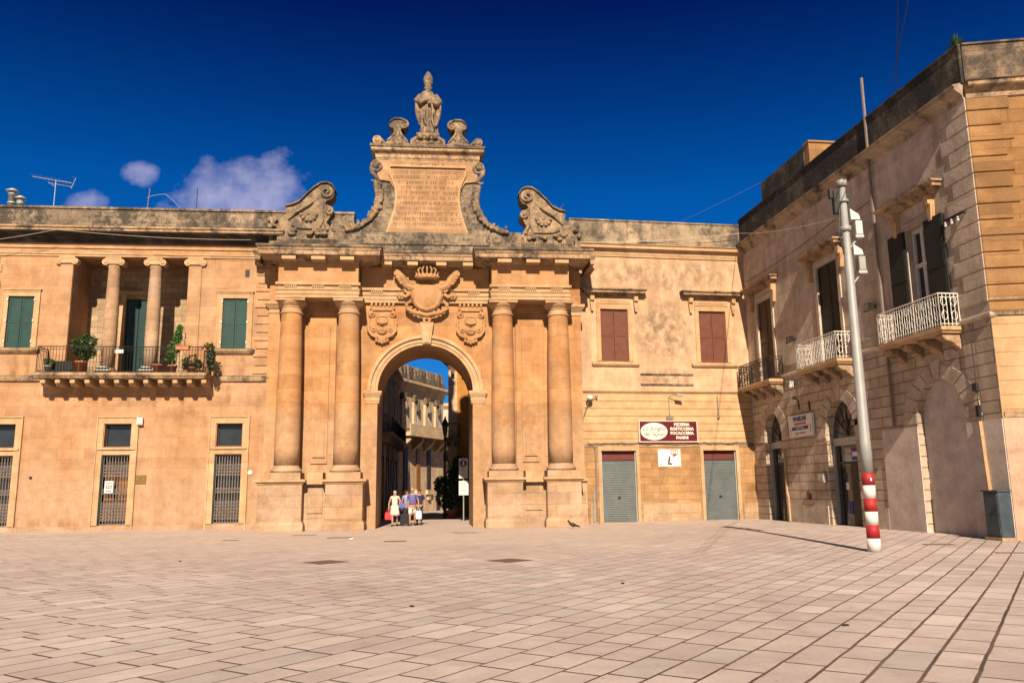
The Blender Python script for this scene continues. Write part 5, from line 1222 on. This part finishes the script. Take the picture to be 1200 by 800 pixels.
tv_antenna('short dark mast on the left palace roof, nearest the left great scroll', GF, -11.65, -3, 13.3, 3.68, m_iron, False)
t = tv_antenna('small rusty aerial above the parapet over the two brown windows', RF, 4.7, -2, 13.4, 2.3, m_lead, False)
b = B()
for k in range(5): b.tube([(-.12, 0, 1.75+.12*k), (.12, 0, 1.78+.12*k)], .02, 4)
obj('rungs', b, m_lead, t)
cable('roof_cable', 'fine pale cable looping between masts on the left palace roof', [(-14.1, -3, 16.4), (-13.2, -3, 16.6), (-12.3, -3, 15.7)], .007, m_cablel, GF, -.05)
cable('overhead_cable', 'pale cable slung across the left palace under its cornice', [(-22, .75, 12.6), (-16.6, .78, 13.45), (-8.0, 1.0, 13.05)], .008, m_cablel, GF, .12)
cable('overhead_cable', 'pale cable from the right parapet to the top of the striped pole', [tuple(RF.w(.3, .2, 13.9)), tuple(RF.w(9.0, .3, 14.4)), (8.95, 20.95, 8.75)], .016, m_cablel, Frame(0, 0, 0), .12) if False else None
def wcable(label, pts, r, mat, sag): return cable('overhead_cable', label, [(p[0], -p[1], p[2]) for p in pts], r, mat, PLAIN, sag)
wcable('pale cable from the parapet corner to the top of the striped pole', [tuple(RF.w(.4, .2, 13.75)), tuple(RF.w(9.1, .35, 14.5)), (8.85, 20.95, 8.7)], .014, m_cablel, .15)
wcable('thick black cable rising from behind the shaded wall past the thin mast', [tuple(SF.w(12.3, -.5, 15.0)), (8.23, 15.24, 11.65), (5.1, 9.3, 9.0)], .012, m_cable, .05)
wcable('thin dark cable rising beside the thick black cable above the shaded wall', [tuple(SF.w(12.5, -.9, 15.2)), (8.01, 15.32, 11.7), (4.9, 9.2, 9.0)], .010, m_cable, .05)
wcable('fine silvery wire over the right parapet against the sky', [tuple(RF.w(6.0, -2, 15.4)), tuple(SF.w(2.9, .05, 16.3))], .006, m_lead, .05)
wcable('thin black wire along the shaded wall over its floodlights', [tuple(SF.w(.2, .1, 11.9)), tuple(SF.w(9.6, .12, 12.2)), tuple(SF.w(12.0, .12, 12.1))], .012, m_cable, .12)

# ------------------------------------------------------------------ striped pole
PZ = gz(8.9, 20.95)
SP = thing('utility_pole', 'tall grey tapered pole with red and white bands at its foot', 'pole', PLAIN, 8.92, -20.95, PZ)
SP.rotation_euler = (0, radians(-.15), 0)
def prad(z): return .155-.063*z/9.65
b = B(); b.lathe(0, 0, [(prad(1.93), 1.93), (prad(2.7), 2.7), (prad(2.7)*.975, 2.71), (prad(5), 5), (prad(5)*.97, 5.01), (prad(7.3)*.98, 7.3), (prad(7.3)*.93, 7.31), (prad(9.5)*.9, 9.5)], 24); obj('shaft', b, m_galv, SP, True)
zs = [0, .325, .65, .975, 1.30, 1.62, 1.93]
for k in range(6):
    b = B(); b.lathe(0, 0, [(prad(zs[k])+.004, zs[k]), (prad(zs[k+1])+.004, zs[k+1])], 24); obj('band', b, m_pwhite if k % 2 == 0 else m_pred, SP, True, label='white painted band' if k % 2 == 0 else 'red painted band')
b = B(); b.lathe(0, 0, [(.10, 9.5), (.135, 9.5), (.135, 9.66), (.05, 9.70)], 16); b.lathe(0, 0, [(.12, 9.05), (.14, 9.06), (.14, 9.12), (.12, 9.13)], 14); b.lathe(0, 0, [(.12, 8.25), (.145, 8.26), (.145, 8.38), (.12, 8.39)], 14); obj('collar', b, m_galv, SP, True)
b = B(); b.box(-.26, -.10, -.10, .06, 8.75, 9.40); b.box(-.34, -.2, -.12, 0, 9.20, 9.45); b.box(.09, .19, -.12, .02, 8.65, 9.35); obj('cable_bracket', b, m_iron, SP)
for (z, lb) in ((8.55, 'upper camera box'), (7.58, 'lower camera box')):
    b = B(); b.loops([[(.12, -.10, z+.30), (.34, -.10, z+.14), (.34, .10, z+.14), (.12, .10, z+.30)], [(.12, -.08, z), (.36, -.08, z), (.36, .12, z), (.12, .12, z)]]); q = obj('camera_head', b, m_frame, SP)
    b = B(); b.box(.22, .40, -.10, .14, z-.42, z-.04); obj('camera_box', b, m_frame if z > 8 else m_galv, q, bevel=.015)
    b = B(); b.tube([(.08, 0, z-.75), (.28, 0, z-.50)], .025, 6); b.box(.20, .42, -.08, .12, z-.50, z-.42); obj('strut', b, m_grey, q)
b = B(); b.tube([(-.12, .05, 8.9), (-.22, .08, 8.2), (-.12, .06, 7.6)], .02, 5); b.tube([(-.1, 0, 8.1), (-.28, 0, 7.95), (-.1, 0, 7.8)], .03, 5); obj('cable_loop', b, m_iron, SP)
b = B(); b.box(-.02, .02, .16, .168, 1.73, 1.80); obj('number_plate', b, m_signw, SP)

# ------------------------------------------------------------------ covers, litter, pigeon
def cover(label, x, y, w, d, rot, name='cover_or_shadow_plate'):
    z = gz(x, y); b = B(); b.box(-w/2, w/2, -d/2, d/2, -.02, .004); b.box(-w/2+.05, w/2-.05, -d/2+.05, d/2-.05, .002, .009)
    return solo(name, b, m_manh, label, 'cover', Frame(x, y, rot, z), group='iron covers in the paving')
cover('rusty square manhole cover on the paving left of the arch', -4.52, 20.25, .85, .85, radians(45))
cover('rusty square manhole cover on the paving before the right column pair', -.12, 20.1, .85, .85, radians(45))
cover('narrow drain cover in front of the walking couple', -3.99, 28.2, .75, .55, .1); cover('narrow drain cover left of the gate pedestals', -10.1, 29.9, .60, .40, .1)
cover('narrow drain cover at the foot of the left gate pedestal', -8.2, 32.9, .95, .35, .1); cover('small drain cover before the right side of the arch', -1.95, 33.3, .9, .4, .1)
cover('long brown drain cover before the left column pair', -6.4, 30.8, .9, .5, .1); cover('dark cover on the paving near the utility cabinet', 11.5, 22.9, .8, .4, -.2); cover('dark plate painting a shadow at the right edge of the paving', 11.95, 20.2, .9, .3, -.2)  # the last one lays a cast shadow on the paving as a dark plate
rd = random.Random(21)
for (x, y, lb) in ((3.96, 10.3, 'dark flattened scrap on the paving below the striped pole'), (-1.5, 12.4, 'small dark scrap on the paving at the bottom centre'), (-8.3, 21.0, 'dark speck of litter on the left paving'), (1.9, 15.0, 'dark leaf on the paving right of the centre')):
    b = B(); b.ell((0, 0, .01), (.06, .035, .012), 8, 4); solo('litter', b, m_ink, lb, 'litter', Frame(x, y, rd.uniform(0, 3), gz(x, y)), group='dark scraps on the paving')
b = B(); b.ell((0, 0, .03), (.09, .05, .03), 8, 5); solo('litter', b, m_signw, 'small white scrap of paper before the left column pair', 'litter', Frame(-5.7, 29.5, .4, 0))
t = thing('pigeon', 'grey pigeon pecking at the foot of the rightmost gate pedestal', 'pigeon', PLAIN, 2.52, -36.1, 0)
b = B(); b.ell((0, 0, .15), (.15, .075, .085), 12, 8, Matrix.Rotation(.25, 3, 'Y')); b.tube([(-.11, 0, .19), (-.16, 0, .27), (-.19, 0, .30)], [.055, .04, .042], 8); b.ell((-.19, 0, .31), (.045, .036, .038)); b.tube([(-.22, 0, .30), (-.265, 0, .285)], [.012, .004], 5); b.tube([(.12, 0, .12), (.30, 0, .06)], [.05, .03], 6)
for s in (-1, 1): b.tube([(0, s*.03, .09), (.01, s*.035, .01), (-.04, s*.035, .005)], .008, 5)
obj('body', b, m_ink, t, voxel=.008)

# ------------------------------------------------------------------ people
def skinned(name, V, E, R, mat, parent, sub=2):
    me = bpy.data.meshes.new(name); me.from_pydata([(x, y, z) for x, y, z in V], E, [])
    o = bpy.data.objects.new("temporary", me); COL.objects.link(o)
    o.modifiers.new("skin", 'SKIN'); sd_ = o.modifiers.new("sub", 'SUBSURF'); sd_.levels = sub
    for i, r in enumerate(R):
        k = me.skin_vertices[0].data[i]; k.radius = r if isinstance(r, tuple) else (r, r); k.use_root = (i == 0)
    dg = bpy.context.evaluated_depsgraph_get(); m2 = bpy.data.meshes.new_from_object(o.evaluated_get(dg)); bpy.data.objects.remove(o)
    for p in m2.polygons: p.use_smooth = True
    m2.materials.clear(); m2.materials.append(mat); m2.name = name
    return link(name, m2, parent)
m_skin = paint('skin', (.33, .165, .10), .6, .08, 8); m_skinl = paint('pale_skin', (.38, .205, .135), .6, .08, 8)
def cloth(name, c): return paint(name, c, .9, .14, 14)
class Fig:
    """a standing or walking figure facing the camera (local -y); hands a pair of (x, y, z) wrists, legs a pair of (knee y, ankle y, ankle z)"""
    def __init__(s, label, x, y, h, skin, wr, legs, rot=0):
        s.t = thing('person', label, 'person', Frame(x, y, rot, gz(x, y)), group='people walking out of the arch'); k = h/1.75; s.k = k
        J = {}; J['pel'] = (0, 0, .95); J['wst'] = (0, .01, 1.10); J['che'] = (0, 0, 1.28); J['nb'] = (0, .01, 1.45); J['nk'] = (0, 0, 1.52); J['hd'] = (0, -.015, 1.62); J['tp'] = (0, -.005, 1.72)
        for i, sd in enumerate((-1, 1)):
            J['sh%d' % i] = (sd*.18, .01, 1.42); w = wr[i]; e = ((sd*.19+w[0])/2+sd*.05, w[1]*.4+.05, (1.42+w[2])/2-.02)
            J['el%d' % i] = e; J['wr%d' % i] = w
            ky, ay, az = legs[i]; J['hp%d' % i] = (sd*.09, 0, .90); J['kn%d' % i] = (sd*.10, ky, .50+az*.6); J['an%d' % i] = (sd*.10, ay, .08+az); J['to%d' % i] = (sd*.12, ay-.16, .035+az*.6)
        s.J = {a: Vector(c)*k for a, c in J.items()}
        N = ['pel', 'wst', 'che', 'nb', 'nk', 'hd', 'tp']; E = [(0, 1), (1, 2), (2, 3), (3, 4), (4, 5), (5, 6)]
        R = [(.15, .11), (.135, .10), (.155, .105), (.10, .08), .055, (.075, .092), (.06, .07)]
        V = [s.J[a] for a in N]
        def add(p, r, par): V.append(Vector(p)); R.append(r); E.append((par, len(V)-1)); return len(V)-1
        for i, sd in enumerate((-1, 1)):
            a = add(s.J['sh%d' % i], .062, 3); a = add(s.J['el%d' % i], .043, a); w = add(s.J['wr%d' % i], .028, a)
            d = (s.J['wr%d' % i]-s.J['el%d' % i]).normalized(); sv = Vector((0, -1, 0)); sv = (sv-d*sv.dot(d)).normalized(); W_ = s.J['wr%d' % i]
            pm = add(W_+d*.07*k, (.038*k, .018*k), w)
            for f in range(4):
                o = sv*(.026-.0175*f)*k; L = (.075, .085, .08, .062)[f]*k
                q = add(W_+d*.09*k+o, .009, pm); q = add(W_+d*(.09*k+L*.55)+o*1.1, .0085, q); add(W_+d*(.09*k+L*.95)+o*1.05+Vector((-sd*.014, 0, 0)), .007, q)
            q = add(W_+d*.04*k+sv*.036*k, .010, w); add(W_+d*.085*k+sv*.055*k, .008, q)
            a = add(s.J['hp%d' % i], .085, 0); a = add(s.J['kn%d' % i], .056, a); a = add((s.J['kn%d' % i]*.62+s.J['an%d' % i]*.38), .055, a); a = add(s.J['an%d' % i], .036, a); add(s.J['to%d' % i], (.038, .025), a)
        q = add(s.J['hd']+Vector((0, -.085, -.01))*k, .016, 5)
        for sd in (-1, 1): add(s.J['hd']+Vector((sd*.082, .01, -.01))*k, .014, 5)
        s.body = skinned('body', V, E, R, skin, s.t)
        b = B()
        for sd in (-1, 1): b.ell((sd*.032*k, s.J['hd'].y*-1+.083*k, 1.632*k), (.012, .008, .008), 6, 4)
        b.ell((0, -s.J['hd'].y+.082*k, 1.563*k), (.022, .007, .006), 6, 4)
        obj('face_features', b, m_ink, s.t)
    def wear(s, name, chains, mat):
        V = []; E = []; R = []
        idx = {}
        for ch in chains:
            pv = None
            for a, r, off in ch:
                key = (a, off)
                if key not in idx:
                    idx[key] = len(V); p = s.J[a] if isinstance(a, str) else Vector(a)*s.k
                    V.append(p+Vector(off)*s.k); R.append(r)
                if pv is not None and (pv, idx[key]) not in E: E.append((pv, idx[key]))
                pv = idx[key]
        return skinned(name, V, E, R, mat, s.t)
    def top(s, mat, grow=.02, sleeve=.5):
        z = (0, 0, 0); c = [[('pel', (.155+grow, .125+grow), (0, 0, .0)), ('wst', (.145+grow, .115+grow), z), ('che', (.165+grow, .115+grow), z), ('nb', (.10, .085), (0, 0, -.03))]]
        for i in (0, 1):
            e = s.J['sh%d' % i].lerp(s.J['el%d' % i], sleeve)/s.k
            c.append([('nb', (.10, .085), (0, 0, -.03)), ('sh%d' % i, .075, z), (tuple(e), .062, z)])
        s.wear('shirt', c, mat)
    def hair(s, mat, long=False):
        b = B(); h = s.J['hd']; k = s.k
        b.ell((h.x, -h.y-.018*k, h.z+.045*k), (.088*k, .095*k, .085*k), 14, 10)
        if long: b.ell((h.x, -h.y-.06*k, h.z-.05*k), (.085*k, .06*k, .12*k), 12, 8)
        obj('hair', b, mat, s.t, True)
    def shoes(s, mat):
        b = B()
        for i in (0, 1):
            a = s.J['an%d' % i]; t_ = s.J['to%d' % i]; b.tube([(a.x, -a.y-.05, max(.04, a.z-.04)), (a.x, -a.y+.03, max(.045, a.z-.035)), (t_.x, -t_.y-.03, t_.z+.005), (t_.x, -t_.y+.03, max(.02, t_.z-.005))], [.045, .052, .048, .03], 8)
        obj('shoes', b, mat, s.t, True)
    def skirt(s, mat, z0, z1, r0, r1, name='skirt'):
        b = B(); n = 24; k = s.k; b.loops([[((r0+(r1-r0)*q)*1.15*cos(2*pi*i/n)*(1+.04*sin(i*2.1)*q), (r0+(r1-r0)*q)*.85*sin(2*pi*i/n)*(1+.05*sin(i*1.7)*q)-.0, (z0+(z1-z0)*q)*k) for i in range(n)] for q in (0, .25, .5, .75, 1)]); obj(name, b, mat, s.t, True)
    def shorts(s, mat, zb):
        c = []
        for i in (0, 1):
            kn = s.J['hp%d' % i].lerp(s.J['kn%d' % i], (.93-zb)/.42)/s.k
            c.append([('pel', (.165, .13), (0, 0, 0)), ('hp%d' % i, .105, (0, 0, -.06)), (tuple(kn), .095, (0, 0, 0))])
        s.wear('shorts', c, mat)
    def trousers(s, mat):
        c = []
        for i in (0, 1): c.append([('pel', (.16, .125), (0, 0, 0)), ('hp%d' % i, .10, (0, 0, -.05)), ('kn%d' % i, .075, (0, 0, 0)), ('an%d' % i, .06, (0, 0, .03))])
        s.wear('trousers', c, mat)
m_dress = cloth('white_dress', (.50, .44, .385)); m_blue = cloth('blue_cloth', (.075, .10, .28)); m_shorts = cloth('white_shorts', (.52, .475, .43)); m_lblue = cloth('pale_blue_cloth', (.22, .27, .46)); m_navy = cloth('navy_cloth', (.022, .025, .07)); m_redc = cloth('red_bag_cloth', (.50, .035, .045)); m_wbag = cloth('white_bag_cloth', (.52, .49, .475)); m_blackc = cloth('black_case_cloth', (.016, .016, .02)); m_pinkc = cloth('pink_cloth', (.55, .22, .20))
m_grhair = cloth('grey_hair', (.33, .29, .25)); m_dkhair = cloth('dark_hair', (.03, .02, .015))
f = Fig('woman in a white dress walking out of the arch with a red bag', -5.74, 40.3, 1.68, m_skinl, ((-.30, .02, .86), (.27, -.20, 1.10)), ((-.10, -.06, .0), (.06, .20, .05)))
f.top(m_dress, .01, .4); f.skirt(m_dress, 1.02, .52, .165, .21, 'dress_skirt'); f.hair(m_grhair); f.shoes(m_dark)
f = Fig('man in a blue shirt and white shorts pulling a black suitcase', -4.93, 40.6, 1.78, m_skin, ((-.28, .12, .86), (.29, -.02, .86)), ((-.12, -.10, .0), (.08, .22, .06)))
f.top(m_blue, .045, .55); f.shorts(m_shorts, .52); f.shoes(m_dark); b = B(); b.ell((0, .03, 1.70*f.k), (.080, .085, .055), 12, 8); obj('hair', b, m_grhair, f.t, True)
b = B(); b.tube([(-.14, .13, 1.42), (.02, .165, 1.25), (.16, .15, 1.05)], .018, 6); obj('bag_strap', b, m_redc, f.t)
f = Fig('person in a pale blue shirt half hidden behind the man in the blue shirt', -5.42, 42.4, 1.70, m_skin, ((-.27, .0, .86), (.27, -.05, .88)), ((-.05, 0, 0), (.03, .1, .02)))
f.top(m_lblue, .02, .5); f.trousers(m_navy); f.hair(m_dkhair, True); f.shoes(m_dark)
f = Fig('dark haired person in navy behind the right shoulder of the man in shorts', -4.75, 42.0, 1.74, m_skin, ((-.27, .0, .86), (.27, -.05, .86)), ((-.05, 0, 0), (.03, .1, .02)))
f.top(m_navy, .03, .7); f.trousers(m_navy); f.hair(m_dkhair, True); f.shoes(m_dark)
def bag(name, label, cat, x, y, z, w, d, hgt, mat, strap):
    t = thing(name, label, cat, Frame(x, y, .1, z))
    b = B(); b.loops([[(-w*.9, -d, 0), (w*.9, -d, 0), (w*.9, d, 0), (-w*.9, d, 0)], [(-w, -d*1.1, hgt*.5), (w, -d*1.1, hgt*.5), (w, d*1.1, hgt*.5), (-w, d*1.1, hgt*.5)], [(-w*.85, -d*.6, hgt), (w*.85, -d*.6, hgt), (w*.85, d*.6, hgt), (-w*.85, d*.6, hgt)]]); obj('bag_body', b, mat, t, bevel=.02)
    b = B(); b.tube([(-w*.5, 0, hgt-.01), (-w*.3, 0, hgt+strap), (w*.3, 0, hgt+strap), (w*.5, 0, hgt-.01)], .012, 6); obj('handle', b, mat, t)
bag('shopping_bag', 'red shopping bag hanging from the hand of the woman in white', 'bag', -6.04, 40.27, .30, .17, .07, .36, m_redc, .14)
bag('handbag', 'navy blue handbag on the arm of the woman in white', 'bag', -5.38, 40.1, .84, .16, .07, .24, m_blue, .10)
bag('shopping_bag', 'white shopping bag in the hand of the man in shorts', 'bag', -4.62, 40.6, .30, .15, .06, .40, m_wbag, .10)
t = thing('suitcase', 'black wheeled suitcase beside the man in white shorts', 'suitcase', Frame(-5.29, 40.5, .05, 0))
b = B(); b.box(-.21, .21, -.12, .12, .07, .58); obj('shell', b, m_blackc, t, bevel=.03)
b = B(); b.tube([(-.12, -.08, .56), (-.12, -.08, .84), (.12, -.08, .84), (.12, -.08, .56)], .012, 6); obj('handle', b, m_iron, t)
for u in (-.16, .16): b = B(); b.lathe(0, 0, [(.045, -.02), (.045, .02)], 10); w = obj('wheel', b, m_iron, t, loc=(u, .09, .045)); w.rotation_euler = (0, pi/2, 0)
# small fittings of the left palace
b = B(); b.box(-.24, .24, 0, .03, 0, .38); solo('plaque', b, m_brass, 'brown metal plaque on the wall right of the middle palace door', 'plaque', GF, -12.48, 0, 2.10, bevel=.006)
b = B(); b.box(-.13, .13, 0, .12, 0, .34); b.box(-.08, .08, .12, .15, .04, .12); solo('alarm_box', b, m_frame, 'small white alarm box above the middle palace door', 'box', GF, -12.64, .05, 4.68, bevel=.01)
t = thing('door_notice', 'white paper notice with figures on the lattice gate of the middle palace door', 'notice', GF, -13.83, -.075, 1.72)
b = B(); b.box(-.18, .18, 0, .012, 0, .52); obj('sheet', b, m_signw, t)
link('figures', text_mesh('figures', '222', .19, m_ink, 0, .002, bold=.006), t, (0, -.0145, .27)); 
b = B()
for z in (.43, .06): b.box(-.13, .13, .012, .0145, z, z+.035)
obj('text_lines', b, m_ink, t)
b = B(); b.disc(0, 0, .11, 0, .05, 14); b.disc(0, 0, .06, .05, .07, 12); solo('door_bell', b, m_frame, 'round pale fitting beside the right palace door at the gate', 'fitting', GF, -7.78, 0, 2.55)
b = B(); b.box(-.05, .05, 0, .05, -.05, .05); solo('door_bell', b, m_iron, 'tiny dark bell button between the left and middle palace doors', 'fitting', GF, -17.1, 0, 2.42)
